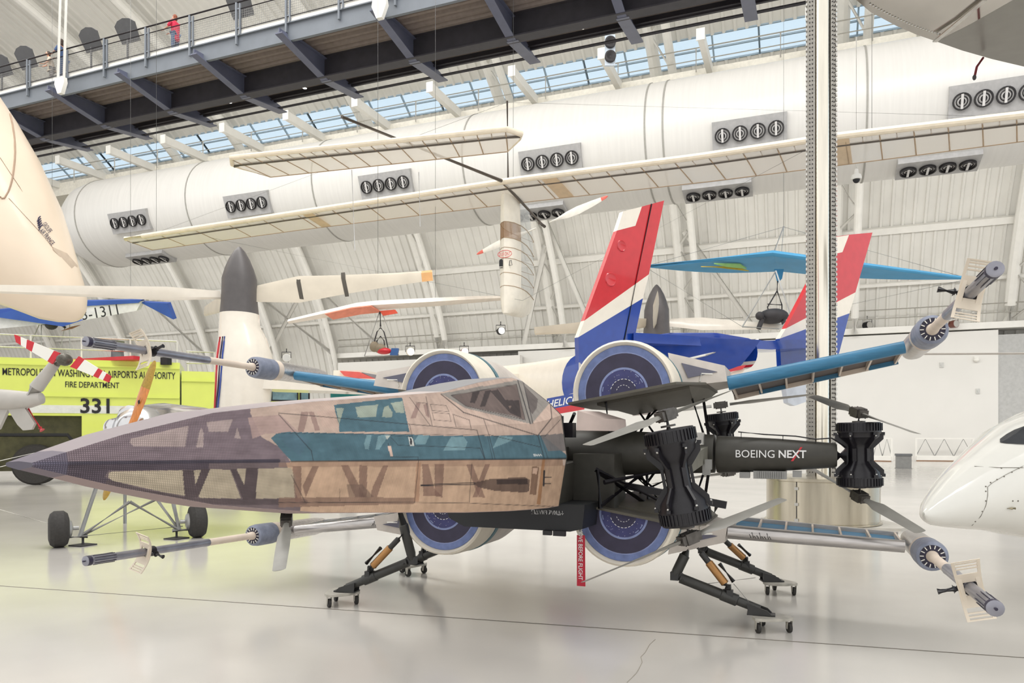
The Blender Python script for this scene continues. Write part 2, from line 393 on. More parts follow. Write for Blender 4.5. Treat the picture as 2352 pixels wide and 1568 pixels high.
for px, py in ((1072, 120), (870, 162), (1338, 65), (700, 203), (528, 236), (386, 264), (214, 296)):
    p = PZ(px, py, DK-.55); mb = MB(); mb.lathe(p, (0, 0, 1), [(0, .09), (.28, .09)], 14, (0, 1)); d = obj('downlight', mb, m_dkst, br)
    mb = MB(); mb.lathe(p, (0, 0, 1), [(.01, .085), (.02, .085)], 14); obj('lamp_lens', mb, m_glow, d)
for px, py in ((140, 195), (873, 18)):
    p = PY(px, py, BY0-.5); mb = MB()
    w = .24
    mb.slab([p+V((-w, 0, .26)), p+V((w, 0, .26)), p+V((w*1.15, 0, .05)), p+V((.1, 0, -.36)), p+V((-.1, 0, -.36)), p+V((-w*1.15, 0, .05))], (0, .16, 0))
    for s in (-1, 1): mb.tube([p+V((s*.17, 0, .2)), p+V((s*.17, .4, 14))], .05, 8)
    obj('hanger_rod_pair', mb, m_white, br)
# info panels on the near rail
pan = mat('charcoal info panel', (84, 84, 86), .6)
for i, (px, py, w) in enumerate(((2, 150, 1.0), (58, 131, 1.02), (207, 90, .98), (291, 70, 1.02), (550, 10, 1.02))):
    p = PY(px, py, BY0+.35); mb = MB(); h = .42
    prf = [(-w*.42, -h), (w*.5, -h), (w*.52, h*.5), (w*.3, h*.85), (0, h*.98), (-w*.3, h*.85), (-w*.52, h*.5)]
    mb.slab([p+V((a, -b*.45, b*.95)) for a, b in prf], (0, .05, .02))
    mb.bar(p+V((0, .05, -.3)), (p.x, p.y+.05, DK), .06, .06)
    o = obj('information_panel', mb, pan)
    tag(o, ['leftmost charcoal information panel cut by the photo edge on the bridge rail', 'charcoal information panel on the bridge rail left of the two visitors', 'charcoal information panel just right of the person in blue on the bridge', 'charcoal information panel left of the person in red on the bridge', 'charcoal information panel rightmost on the bridge rail, at the top photo edge'][i], 'sign', 'information panels on the bridge rail')
# ------------------------------------------------------------------ the experimental drone aircraft in the foreground
DX, DYY = -2.223, 7.004
def D(u, v, w): return V((DX+v, DYY-u, w+.02*u))
UF, VL, WZ = V((0, -1, .02)).normalized(), V((1, 0, 0)), V((0, .02, 1)).normalized()
dr = thing('drone_aircraft', 'long-nosed experimental drone with printed fabric skin, four wingtip barrels and black rotor pods', 'aircraft', (DX, DYY, 0))

# --- printed fabric fuselage: dense shell; colour layer holds the printed livery and the light showing through the cut-outs
SEC = [  # u, T(v,w), M1, M2, S, B
    (5.462, (.055, 1.409), (.056, 1.407), (.058, 1.405), (.06, 1.402), (.055, 1.396)),
    (5.17, (.085, 1.500), (.09, 1.470), (.093, 1.44), (.098, 1.405), (.085, 1.320)),
    (4.79, (.115, 1.592), (.125, 1.54), (.135, 1.48), (.148, 1.405), (.125, 1.238)),
    (4.20, (.140, 1.672), (.165, 1.61), (.19, 1.53), (.215, 1.405), (.18, 1.165)),
    (3.50, (.165, 1.748), (.205, 1.67), (.25, 1.57), (.29, 1.405), (.25, 1.115)),
    (2.95, (.160, 1.81), (.22, 1.71), (.30, 1.60), (.35, 1.405), (.31, 1.075)),
    (2.40, (.145, 1.915), (.255, 1.76), (.36, 1.63), (.42, 1.405), (.37, 1.045)),
    (2.03, (.132, 1.975), (.27, 1.81), (.40, 1.645), (.46, 1.405), (.40, 1.03)),
    (1.72, (.122, 2.012), (.30, 1.84), (.44, 1.69), (.485, 1.405), (.42, 1.02)),
    (1.50, (.122, 2.005), (.35, 1.83), (.455, 1.73), (.50, 1.405), (.435, 1.02)),
]
def build_shell():
    su = np.array([s[0] for s in SEC][::-1]); ctl = np.array([[list(p) for p in s[1:]] for s in SEC])[::-1]   # K,5,2
    us = np.concatenate([np.linspace(5.462, 5.0, 150, endpoint=False), np.linspace(5.0, 4.0, 270, endpoint=False), np.linspace(4.0, 2.8, 210, endpoint=False), np.linspace(2.8, 1.5, 230)])
    P5 = np.stack([np.stack([np.interp(us, su, ctl[:, k, c]) for c in (0, 1)], -1) for k in range(5)], 1)      # N,5,2
    tc = P5[:, :1].copy(); tc[..., 0] = 0; tc[..., 1] += .004
    bc = P5[:, -1:].copy(); bc[..., 0] = 0; bc[..., 1] -= .01
    P7 = np.concatenate([tc, P5, bc], 1)
    cnt = [8, 26, 26, 46, 66, 8]; rows = []
    for k, c in enumerate(cnt):
        t = np.linspace(0, 1, c, endpoint=(k == len(cnt)-1))[None, :, None]
        rows.append(P7[:, k:k+1]*(1-t)+P7[:, k+1:k+2]*t)
    G = np.concatenate(rows, 1); N, M = G.shape[:2]
    def mk(sign):
        co = np.empty((N, M, 3)); co[..., 0] = sign*G[..., 0]; co[..., 1] = -us[:, None]; co[..., 2] = G[..., 1]+.02*us[:, None]; return co.reshape(-1, 3)
    vs = np.concatenate([mk(1), mk(-1)])
    i, j = np.meshgrid(np.arange(N-1), np.arange(M-1), indexing='ij'); a = (i*M+j).ravel()
    q1 = np.stack([a, a+1, a+M+1, a+M], 1); q2 = q1[:, ::-1]+N*M
    q = np.concatenate([q1[:, ::-1], q2[:, ::-1]])
    return vs, q, N, M
vs, q, N_, M_ = build_shell()
# photo measurements of the print, taken on the port side and mirrored to starboard
loc = vs[:N_*M_].copy(); wx = loc[:, 0]+DX; wy = loc[:, 1]+DYY; wz = loc[:, 2]-EYE
dep = wx*FW.x+wy*FW.y; PXs = 1176+F_PX*(wx*RT.x+wy*RT.y)/dep; PYs = HOR-F_PX*wz/dep
def c1(pts): return [(x/3.459, 880+y/3.459) for x, y in pts]
def c2(pts): return [(640+x/3.459, 850+y/3.459) for x, y in pts]
colr = np.zeros((len(loc), 3)); matk = np.zeros(len(loc))
def inside(poly):
    x, y = PXs, PYs; r = np.zeros(len(x), bool); n = len(poly)
    for k in range(n):
        (xa, ya), (xb, yb) = poly[k], poly[(k+1) % n]
        if ya == yb: continue
        c = ((ya > y) != (yb > y)) & (x < (xb-xa)*(y-ya)/(yb-ya)+xa); r ^= c
    return r
def paint(poly, c, a=1.0):
    s = inside(poly); colr[s] = colr[s]*(1-a)+np.array([lin(t) for t in c])*a
def stroke(pts, w, c, a=1.0):
    for (xa, ya), (xb, yb) in zip(pts, pts[1:]):
        d = np.array([xb-xa, yb-ya]); L = (d**2).sum()
        t = np.clip(((PXs-xa)*d[0]+(PYs-ya)*d[1])/L, 0, 1); dd = np.hypot(PXs-xa-t*d[0], PYs-ya-t*d[1])
        k = (np.clip((w/2+.5-dd), 0, 1)*a)[:, None]; colr[:] = colr*(1-k)+np.array([lin(t) for t in c])*k
MAUVE, DKM, TAN, TAN2, PINK, TEAL, LINE = (128, 113, 119), (88, 78, 86), (190, 166, 142), (204, 172, 146), (198, 174, 160), (84, 114, 126), (52, 50, 54)
rowk = np.tile(np.arange(M_), N_); uu = -loc[:, 1]
colr[:] = [lin(t) for t in PINK]
low = rowk >= 106
colr[low] = [lin(t) for t in TAN2]
seam_y = lambda x: 1066-(x-90)*.0135
# grey-mauve nose
nose_up = [(0, 1100), (0, 860), (575, 860), (575, 948), (600, 1003), (648, 1030), (668, 1062), (0, 1068)]
paint(nose_up, MAUVE); paint([(0, 1060), (655, 1055), (690, 1164), (690, 1200), (0, 1200)], (118, 104, 106))
top = rowk < 9
# upper side cut-outs of the nose, painted pale for light shining through
for p in (c1([(1040, 440), (1500, 335), (1470, 505), (1060, 500), (1030, 470)]), c1([(1600, 350), (1618, 395), (1615, 508), (1558, 508), (1585, 380)]), c1([(1640, 308), (1850, 285), (1812, 385), (1660, 385)]), c1([(1885, 350), (1912, 440), (1862, 435)])):
    paint(p, (178, 160, 156), .9)
paint(c1([(1970, 270), (2230, 250), (2380, 395), (2110, 400), (2008, 440)]), (178, 152, 146), .85)
# lower side: dark tip and frame bars, cut-outs painted pale for the light behind them
paint([(0, 1062), (480, 1058), (480, 1078), (250, 1080), (240, 1095), (300, 1122), (420, 1146), (480, 1170), (0, 1190)], DKM)
stroke([(90, 1064), (640, 1058)], 8, (74, 68, 78))
stroke([(250, 1108), (330, 1130), (430, 1149), (560, 1153), (700, 1152)], 13, (96, 84, 86))
for p in (c1([(890, 700), (1450, 690), (1468, 895), (1300, 865), (900, 775), (860, 750), (862, 715)]), c1([(1540, 690), (1600, 690), (1555, 812)]), c1([(1670, 680), (1830, 688), (1915, 915), (1590, 910), (1575, 895)]), c1([(1880, 680), (1955, 675), (1945, 818)]), c1([(2050, 680), (2310, 668), (2345, 740), (2350, 915), (2030, 915)])):
    paint(p, (186, 172, 150), .95)
for p in (c1([(1450, 690), (1540, 690), (1550, 812), (1575, 905), (1470, 915)]), c1([(1600, 680), (1670, 680), (1575, 905), (1545, 830)]), c1([(1830, 680), (1880, 680), (1945, 818), (1930, 920)]), c1([(1955, 672), (2050, 672), (2030, 925), (1925, 925)])):
    paint(p, (92, 80, 82))
# teal band with paler patches
paint(c2([(-20, 505), (60, 490), (480, 500), (1040, 510), (1230, 520), (1660, 520), (2080, 515), (2125, 540), (2310, 690), (2310, 705), (100, 722), (80, 700), (0, 610), (-60, 540)]), TEAL)
paint(c2([(2080, 515), (2290, 500), (2300, 640), (2140, 640)]), (120, 116, 116), .9)
paint(c2([(440, 275), (560, 262), (980, 215), (1040, 488), (480, 488), (480, 430), (450, 330)]), TEAL)
paint(c2([(0, 520), (110, 500), (250, 560), (170, 680), (60, 600)]), (86, 112, 128), .6)
for p in (c2([(610, 290), (790, 272), (772, 372), (628, 374)]), c2([(870, 280), (905, 335), (900, 372), (820, 374), (838, 292)]), c2([(890, 260), (985, 245), (1000, 340), (930, 335)]), c2([(455, 300), (520, 300), (480, 430)])):
    paint(p, (168, 176, 160), .85)
for p in (c2([(700, 515), (740, 512), (715, 630), (690, 625), (680, 580)]), c2([(790, 520), (880, 512), (800, 628), (770, 628)]), c2([(1110, 515), (1200, 515), (1165, 590), (1090, 590), (1080, 560)]), c2([(1370, 528), (1470, 528), (1500, 570), (1480, 636), (1310, 636)]), c2([(1750, 520), (1860, 530), (1850, 560), (1700, 620)])):
    paint(p, (128, 160, 168), .8)
# lattice showing through the cloth, upper pink area
for p in (c2([(180, 330), (240, 330), (200, 490), (150, 490)]), c2([(240, 330), (280, 330), (330, 480), (290, 480)]), c2([(1095, 260), (1130, 260), (1090, 380), (1050, 380)]), c2([(1150, 275), (1180, 262), (1200, 380), (1170, 360)])):
    paint(p, (150, 122, 116), .75)
paint(c2([(300, 330), (440, 310), (470, 460), (350, 450)]), (206, 178, 164), .7)
# lower tan area with darker lattice
paint(c2([(0, 735), (2310, 705), (2310, 760), (0, 770)]), (160, 128, 110), .5)
paint(c2([(0, 1010), (1080, 1010), (1080, 1060), (0, 1090)]), (140, 112, 98), .8)
for p in (c2([(110, 760), (180, 760), (180, 1040), (130, 1040)]), c2([(270, 760), (320, 760), (215, 1010), (190, 920)]), c2([(495, 755), (555, 755), (690, 1010), (610, 1010)]), c2([(640, 755), (705, 755), (700, 1010), (640, 1010)]), c2([(830, 755), (870, 755), (780, 1010), (730, 1010), (745, 930)]), c2([(1140, 745), (1190, 745), (1235, 940), (1300, 1000), (1150, 1000)]), c2([(1240, 745), (1315, 745), (1300, 1010), (1240, 1000)]), c2([(1490, 745), (1540, 745), (1640, 1010), (1590, 1010)]), c2([(1640, 745), (1680, 745), (1580, 1010), (1540, 1010)])):
    paint(p, (128, 98, 88), .72)
paint(c2([(540, 905), (660, 905), (760, 1010), (560, 1010)]), (120, 98, 88), .6)
# recessed slot print and stains
paint(c2([(1540, 895), (1690, 862), (1960, 850), (1995, 870), (1990, 960), (1960, 972), (1720, 958), (1590, 930)]), (92, 74, 68), .85)
paint(c2([(1730, 868), (1975, 862), (1980, 905), (1735, 905)]), (58, 48, 48), .8)
stroke(c2([(1130, 912), (1560, 893)]), 2.0, LINE); stroke(c2([(1130, 918), (1560, 906)]), 1.5, LINE)
paint(c2([(2015, 765), (2070, 768), (2045, 990), (1995, 985)]), (120, 90, 74), .8)
paint(c2([(2020, 775), (2060, 778), (2050, 825), (2015, 822)]), (216, 182, 160), .9)
paint(c2([(2095, 705), (2118, 705), (2080, 1065), (2050, 1065)]), (172, 118, 72), .7)
paint(c2([(1095, 735), (1130, 735), (1115, 1045), (1075, 1045)]), (176, 134, 108), .7)
stroke(c2([(2110, 800), (2105, 915)]), 4, LINE); stroke(c2([(2110, 850), (2165, 850)]), 2.5, LINE); stroke(c2([(2110, 900), (2160, 900)]), 2.5, LINE)
paint(c2([(2255, 705), (2310, 705), (2310, 758), (2260, 755)]), (210, 190, 176))
# canopy frame and panes
paint(c2([(1290, 185), (1600, 130), (1900, 78), (1945, 78), (2160, 250), (2010, 428), (1480, 300)]), (146, 140, 134))
paint(c2([(1370, 200), (1890, 112), (1960, 395), (1850, 360), (1490, 285)]), (112, 98, 94))
for p in (c2([(1540, 175), (1600, 165), (1560, 260), (1520, 260)]), c2([(1640, 165), (1690, 155), (1640, 290), (1600, 290)]), c2([(1680, 165), (1740, 150), (1800, 235), (1910, 240), (1930, 380), (1840, 340)])):
    paint(p, (66, 58, 58), .95)
paint(c2([(1825, 285), (1850, 285), (1838, 305)]), (130, 112, 104))
paint(c2([(1955, 125), (2060, 230), (2050, 300), (2015, 350), (1985, 300)]), (104, 96, 94))
stroke(c2([(1900, 80), (2000, 425)]), 2, LINE); stroke(c2([(1940, 80), (2020, 420)]), 1.5, LINE)
stroke(c2([(1370, 200), (1890, 112), (1960, 395), (1490, 285), (1370, 200)]), 1.2, (70, 66, 66))
# panel lines
for pts, w in (([(1290, 190), (1470, 335), (2060, 518), (2170, 380), (2160, 260)], 2.2), ([(0, 340), (540, 385), (1575, 475), (1640, 705)], 1.6), ([(0, 350), (260, 640), (275, 715)], 1.6), ([(1040, 215), (1205, 440)], 1.2), ([(1170, 210), (1220, 440)], 1.2), ([(1385, 350), (1515, 395), (1530, 465)], 1.2), ([(1385, 350), (1410, 450)], 1.2), ([(1205, 270), (1330, 280), (1355, 330), (1220, 320), (1205, 270)], 1), ([(1220, 335), (1355, 345), (1370, 405), (1235, 395), (1220, 335)], 1), ([(1090, 255), (1175, 262), (1190, 360)], 1), ([(1630, 390), (1670, 510), (1720, 705)], 1.3), ([(1665, 510), (2080, 610)], 1.4), ([(1660, 520), (1700, 705)], 1), ([(1040, 430), (1080, 600), (1600, 618), (1635, 700)], 1.2), ([(880, 520), (1060, 525), (1080, 600)], 1.1), ([(890, 530), (950, 595), (1070, 600)], 1), ([(870, 580), (890, 688), (1108, 690), (1110, 740)], 1.3), ([(1110, 740), (1080, 1050)], 1.3), ([(1535, 740), (1515, 1050)], 1.2), ([(100, 830), (210, 1045)], 1.4), ([(485, 940), (485, 1040)], .8), ([(2060, 520), (2110, 700)], 1.5), ([(2080, 520), (2140, 700)], 1), ([(2240, 390), (2120, 520), (2085, 520)], 1.3), ([(100, 725), (2310, 702)], 3.0), ([(0, 500), (1660, 515)], .9), ([(0, 1050), (1080, 1050), (1500, 1055), (2250, 1085)], 1.4)):
    stroke(c2(pts), w, LINE, .85)
paint(c2([(865, 600), (890, 600), (908, 685), (888, 685)]), (214, 186, 172)); paint(c2([(1030, 530), (1060, 530), (1080, 600), (1045, 600)]), (206, 206, 200)); paint(c2([(1040, 535), (1058, 545), (1062, 590), (1046, 590)]), (60, 60, 64))
paint(c2([(845, 520), (890, 515), (860, 552)]), (190, 196, 190))
stroke(c2([(2025, 668), (2036, 668), (2030, 668), (2030, 680), (2040, 682), (2045, 670), (2055, 680), (2062, 668), (2072, 680), (2080, 668), (2090, 678)]), 1.2, (226, 226, 222))
# noise wear on the print
rng = np.random.RandomState(3)
def vnoise(scu, scv):
    a = uu*scu; b = rowk*scv; g = rng.rand(96, 96); ia = np.floor(a).astype(int); ib = np.floor(b).astype(int); fa = a-ia; fb = b-ib
    fa = fa*fa*(3-2*fa); fb = fb*fb*(3-2*fb); G = lambda i, j: g[i % 96, j % 96]
    return (G(ia, ib)*(1-fa)+G(ia+1, ib)*fa)*(1-fb)+(G(ia, ib+1)*(1-fa)+G(ia+1, ib+1)*fa)*fb
wear = .55*vnoise(9, .09)+.3*vnoise(26, .2)+.15*vnoise(70, .5)
colr *= (.60+.36*wear+.12*vnoise(40, .05))[:, None]
dots = rowk >= 9
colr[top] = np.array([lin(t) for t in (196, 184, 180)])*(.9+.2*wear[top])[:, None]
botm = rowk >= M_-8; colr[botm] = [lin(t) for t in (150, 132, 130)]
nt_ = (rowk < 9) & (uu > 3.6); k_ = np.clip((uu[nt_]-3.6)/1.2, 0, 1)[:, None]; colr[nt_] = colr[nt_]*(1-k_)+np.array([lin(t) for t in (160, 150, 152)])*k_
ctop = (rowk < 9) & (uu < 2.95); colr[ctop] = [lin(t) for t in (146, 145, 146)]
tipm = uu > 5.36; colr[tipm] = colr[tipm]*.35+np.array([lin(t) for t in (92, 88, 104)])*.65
colr = np.clip(colr, 0, 1)
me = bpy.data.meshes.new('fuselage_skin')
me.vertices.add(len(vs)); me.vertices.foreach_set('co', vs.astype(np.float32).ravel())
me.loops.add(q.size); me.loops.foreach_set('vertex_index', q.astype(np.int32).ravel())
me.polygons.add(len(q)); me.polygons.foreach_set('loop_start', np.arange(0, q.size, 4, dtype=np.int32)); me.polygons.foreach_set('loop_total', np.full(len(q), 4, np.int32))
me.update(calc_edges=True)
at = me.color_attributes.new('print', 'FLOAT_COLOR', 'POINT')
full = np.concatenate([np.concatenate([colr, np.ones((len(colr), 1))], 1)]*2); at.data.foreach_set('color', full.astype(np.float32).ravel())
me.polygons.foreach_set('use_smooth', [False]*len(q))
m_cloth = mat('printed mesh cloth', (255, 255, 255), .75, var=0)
nt = m_cloth.node_tree; bs = nt.nodes['Principled BSDF']; bs.inputs['Specular IOR Level'].default_value = .25
ca = nt.nodes.new('ShaderNodeVertexColor'); ca.layer_name = 'print'
tcn = nt.nodes.new('ShaderNodeTexCoord'); sp = nt.nodes.new('ShaderNodeSeparateXYZ'); nt.links.new(tcn.outputs['Object'], sp.inputs[0])
def mnode(op, a, b=None):
    n = nt.nodes.new('ShaderNodeMath'); n.operation = op
    for k, x in enumerate((a, b)):
        if x is None: continue
        if isinstance(x, (int, float)): n.inputs[k].default_value = x
        else: nt.links.new(x, n.inputs[k])
    return n.outputs[0]
sx = mnode('SINE', mnode('MULTIPLY', sp.outputs['Y'], 2*PI/.0074)); sz = mnode('SINE', mnode('MULTIPLY', sp.outputs['Z'], 2*PI/.0062))
pat = mnode('MULTIPLY', mnode('ADD', sx, 1.0), mnode('ADD', sz, 1.0))          # 0..4 weave holes
fade = mnode('MULTIPLY', mnode('MINIMUM', mnode('MAXIMUM', mnode('SUBTRACT', mnode('MULTIPLY', sp.outputs['Y'], -1.0), 2.5), 0.0), 3.4), .26)
gn = nt.nodes.new('ShaderNodeNewGeometry'); gs = nt.nodes.new('ShaderNodeSeparateXYZ'); nt.links.new(gn.outputs['True Normal'], gs.inputs[0])
side = mnode('LESS_THAN', mnode('ABSOLUTE', gs.outputs['Z']), .78)
mul = mnode('ADD', 1.0, mnode('MULTIPLY', mnode('MULTIPLY', side, mnode('SUBTRACT', pat, 1.0)), mnode('MULTIPLY', mnode('ADD', fade, .03), .36)))
mx = nt.nodes.new('ShaderNodeMix'); mx.data_type = 'RGBA'; mx.blend_type = 'MULTIPLY'; mx.inputs[0].default_value = 1
cmb = nt.nodes.new('ShaderNodeCombineXYZ')
for k in range(3): nt.links.new(mul, cmb.inputs[k])
nt.links.new(ca.outputs['Color'], mx.inputs[6]); nt.links.new(cmb.outputs[0], mx.inputs[7]); nt.links.new(mx.outputs[2], bs.inputs['Base Color'])
me.materials.append(m_cloth)
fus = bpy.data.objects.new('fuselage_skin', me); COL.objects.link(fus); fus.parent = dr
# rear bulkhead closing the skin, and the chine strip on the seam
def ring_at(u, pad=0):
    s = min(SEC, key=lambda s: abs(s[0]-u)); r = [(v+pad, w) for v, w in s[1:]]
    return [D(u, v, w) for v, w in r]+[D(u, -v, w) for v, w in r[::-1]]
mb = MB(); mb.slab(ring_at(1.5), (0, .02, 0)); obj('rear_bulkhead', mb, m_blk2, dr)
mb = MB(); r_ = ring_at(5.462); mb.slab([D(5.462, 0, 1.413)]+r_[:5]+[D(5.462, 0, 1.386)]+r_[5:], UF*.006); obj('nose_cap', mb, mat('dark nose cap', (92, 88, 100), .6), dr)

# --- black carbon lateral boom, centre body and battery box
mb = MB(); mb.lathe(D(.45, -1.5, 1.435), VL, [(0, .165), (.35, .175), (.9, .205), (2.1, .205), (2.65, .175), (3.0, .165)], 28); obj('lateral_boom', mb, m_blk2, dr)
for sgn in (1, -1):
    mb = MB(); d = VL*sgn; p = D(.45, 1.52*sgn, 1.43)
    mb.lathe(p, d, [(0, .155), (.02, .16), (.5, .135), (.92, .100), (.94, .09)], 28)
    bo = obj('boom_fairing', mb, m_blk2, dr)
    if sgn == 1:
        z0 = WZ; xd = (d*1.0+V((0, -.055, 0)))
        tb = MB(); mb2 = MB()
        o_ = D(.45, 1.52, 1.43)+V((.165, -.156, -.020))
        tb.text('BOEING', o_, xd, V((0, 0, 1)), .062, .305, depth=.004)
        tb.text('NEXT', o_+V((.335, .020, 0)), xd, V((0, 0, 1)), .062, .21, bold=.02, depth=.004)
        obj('lettering', tb, m_wht, bo)
        r0 = o_+V((.428, .020, -.026)); mb2.slab([r0, r0+V((.018, 0, 0)), r0+V((.088, .004, .114)), r0+V((.072, .004, .114))], (0, .008, 0)); obj('slash_mark', mb2, m_red, bo)
        mb = MB(); mb.tube([D(.55, 1.7, 1.62), D(.5, 1.9, 1.60), D(.5, 2.15, 1.585), D(.5, 2.3, 1.56), D(.48, 2.42, 1.57), D(.45, 2.52, 1.5)], .006, 6)
        for vv, w0 in ((1.72, 1.59), (2.05, 1.56), (2.3, 1.54)): mb.tube([D(.5, vv, w0-.04), D(.5, vv, w0+.03)], .004, 5)
        obj('cable_run', mb, m_black, bo)
    mb = MB(); mb.box(D(.5, 1.42*sgn, 1.43), (.12, .16, .20)); mb.tube([D(.45, 2.44*sgn, 1.43), D(.45, 2.53*sgn, 1.43)], .075, 12); obj('boom_joint', mb, m_black, dr)
    mb = MB(); mb.box(D(.5, 1.95*sgn, 1.265), (.26, .10, .065)); mb.box(D(.5, 1.75*sgn, 1.26), (.08, .09, .05)); mb.box(D(.5, 2.16*sgn, 1.275), (.07, .08, .05))
    for k in range(12): mb.box(D(.555, (1.86+.017*k)*sgn, 1.265), (.007, .012, .058))
    obj('speed_controller', mb, m_grey, dr)
mb = MB()
mb.loft([[D(u, v, w) for u, v, w in ((1.48, -.42, 1.33), (1.48, .42, 1.33), (1.48, .40, 1.02), (1.48, -.40, 1.02))], [D(u, v, w) for u, v, w in ((-.2, -.3, 1.4), (-.2, .3, 1.4), (-.2, .3, 1.06), (-.2, -.3, 1.06))]]); mb.box(D(.7, .55, 1.2), (.36, .42, .46)); mb.box(D(.2, 0, 1.32), (.5, 1.6, .35)); obj('centre_body', mb, m_blk2, dr)
mb = MB(); A = [D(1.42, -.60, 1.03), D(1.42, .62, 1.03), D(1.42, .60, .84), D(1.42, .50, .815), D(1.42, -.42, .815), D(1.42, -.56, .88)]
mb.loft([A, [p+V((0, 1.5, -.03)) for p in A]]); bb = obj('battery_box', mb, mat('matte black box', (22, 24, 28), .45, var=.1), dr)
g = MB(); ox, oz, sc = .18, .945, .0155
glyphs = [[(0, 0), (2.4, 0), (2.4, 2), (0, 2), (0, 1.2)], [(.6, 1), (2, 1)], [(3, 0), (4.2, 2), (5.4, 0), (3, 0)], [(6, 2), (7, 0), (8, 2)], [(8.6, 0), (8.6, 2), (10, 0), (10, 2)], [(10.8, 2), (12.2, 2), (12.2, 0)], [(11.4, 2), (11.4, .8)], [(14, 2), (15.2, 2), (14, 0), (15.4, 1)], [(16, 2), (17, 0), (18, 2)], [(18.6, 0), (18.6, 2), (20, 0), (20, 2)], [(20.8, 0), (21.9, 2), (23, 0), (20.8, 0)], [(24.6, 2), (24.6, 0), (23.8, .8)], [(24.6, 0), (25.4, .8)]]
for gl in glyphs: g.tube([D(1.425, ox+x*sc*.68, oz+y*sc) for x, y in gl], .0028, 5)
obj('lettering', g, m_wht, bb)
for v_, w_, d_ in ((.42, .80, (.10, .03, .04)), (.32, .80, (.07, .03, .035)), (.32, 1.03, (.03, .02, .05))): mb = MB(); mb.box(D(1.44, v_, w_), d_); obj('latch', mb, m_black, bb)
mb = MB(); mb.lathe(D(1.0, .15, .86), V((0, 1, 0)), [(0, .05), (.5, .045)], 14); obj('connector_tube', mb, m_alu, bb)

# --- engine nacelles (half-drums with printed intake discs), wing roots, wings and wingtip barrels
m_ring = [mat('intake blue ring', (112, 128, 176), .55, var=.12, scale=14), mat('intake dark ring', (58, 54, 76), .6, var=.08, scale=10), mat('intake pale ring', (136, 148, 190), .55, var=.1, scale=12), mat('intake inner print', (64, 66, 116), .6, var=.12, scale=12), mat('intake hub print', (56, 54, 84), .6, var=.1, scale=12), m_wht]
m_nac = mat('nacelle skin', (206, 198, 190), .5, var=.08, scale=5); m_lip = mat('nacelle cream lip', (236, 228, 212), .45, var=.04, scale=8)
m_und = mat('nacelle olive underside', (92, 88, 78), .55, var=.08, scale=6); m_blue = mat('wing sky blue', (58, 124, 162), .4, var=.10, scale=6, stretch=(1, 6, 6))
m_spar = mat('aluminium spar tape', (200, 196, 194), .28, metal=.75, var=.1, scale=5, stretch=(1, 8, 8)); m_bar = mat('barrel grey metal', (150, 150, 160), .3, metal=.6, var=.1, scale=8)
m_cream = mat('cream sleeve', (222, 206, 190), .45, var=.05); m_collar = mat('blue grey collar', (132, 138, 156), .45, var=.12, scale=16); m_dish = mat('pale bracket resin', (224, 212, 194), .5, var=.04)
m_teal = mat('teal band', (92, 130, 142), .5, var=.08); m_muz = mat('dark muzzle', (48, 44, 66), .5, var=.15, scale=30)
UB = V((0, 1, -.02)).normalized()       # aft
def half(mb, c, e1, e2, prof, n=26, caps=(1, 1), m=0):
    rings = [[c+UF*u+e1*(r*math.cos(PI*j/n))+e2*(r*math.sin(PI*j/n)) for j in range(n+1)] for u, r in prof]
    return mb.loft(rings, caps, m)
def arc_strip(mb, c, e1, e2, u, r0, r1, m, a0=0, a1=PI, n=26, flip=False):
    rings = [[c+UF*u+e1*(r*math.cos(a0+(a1-a0)*j/n))+e2*(r*math.sin(a0+(a1-a0)*j/n)) for j in range(n+1)] for r in (r0, r1)]
    return mb.loft(rings, (0, 0), m, closed=False)
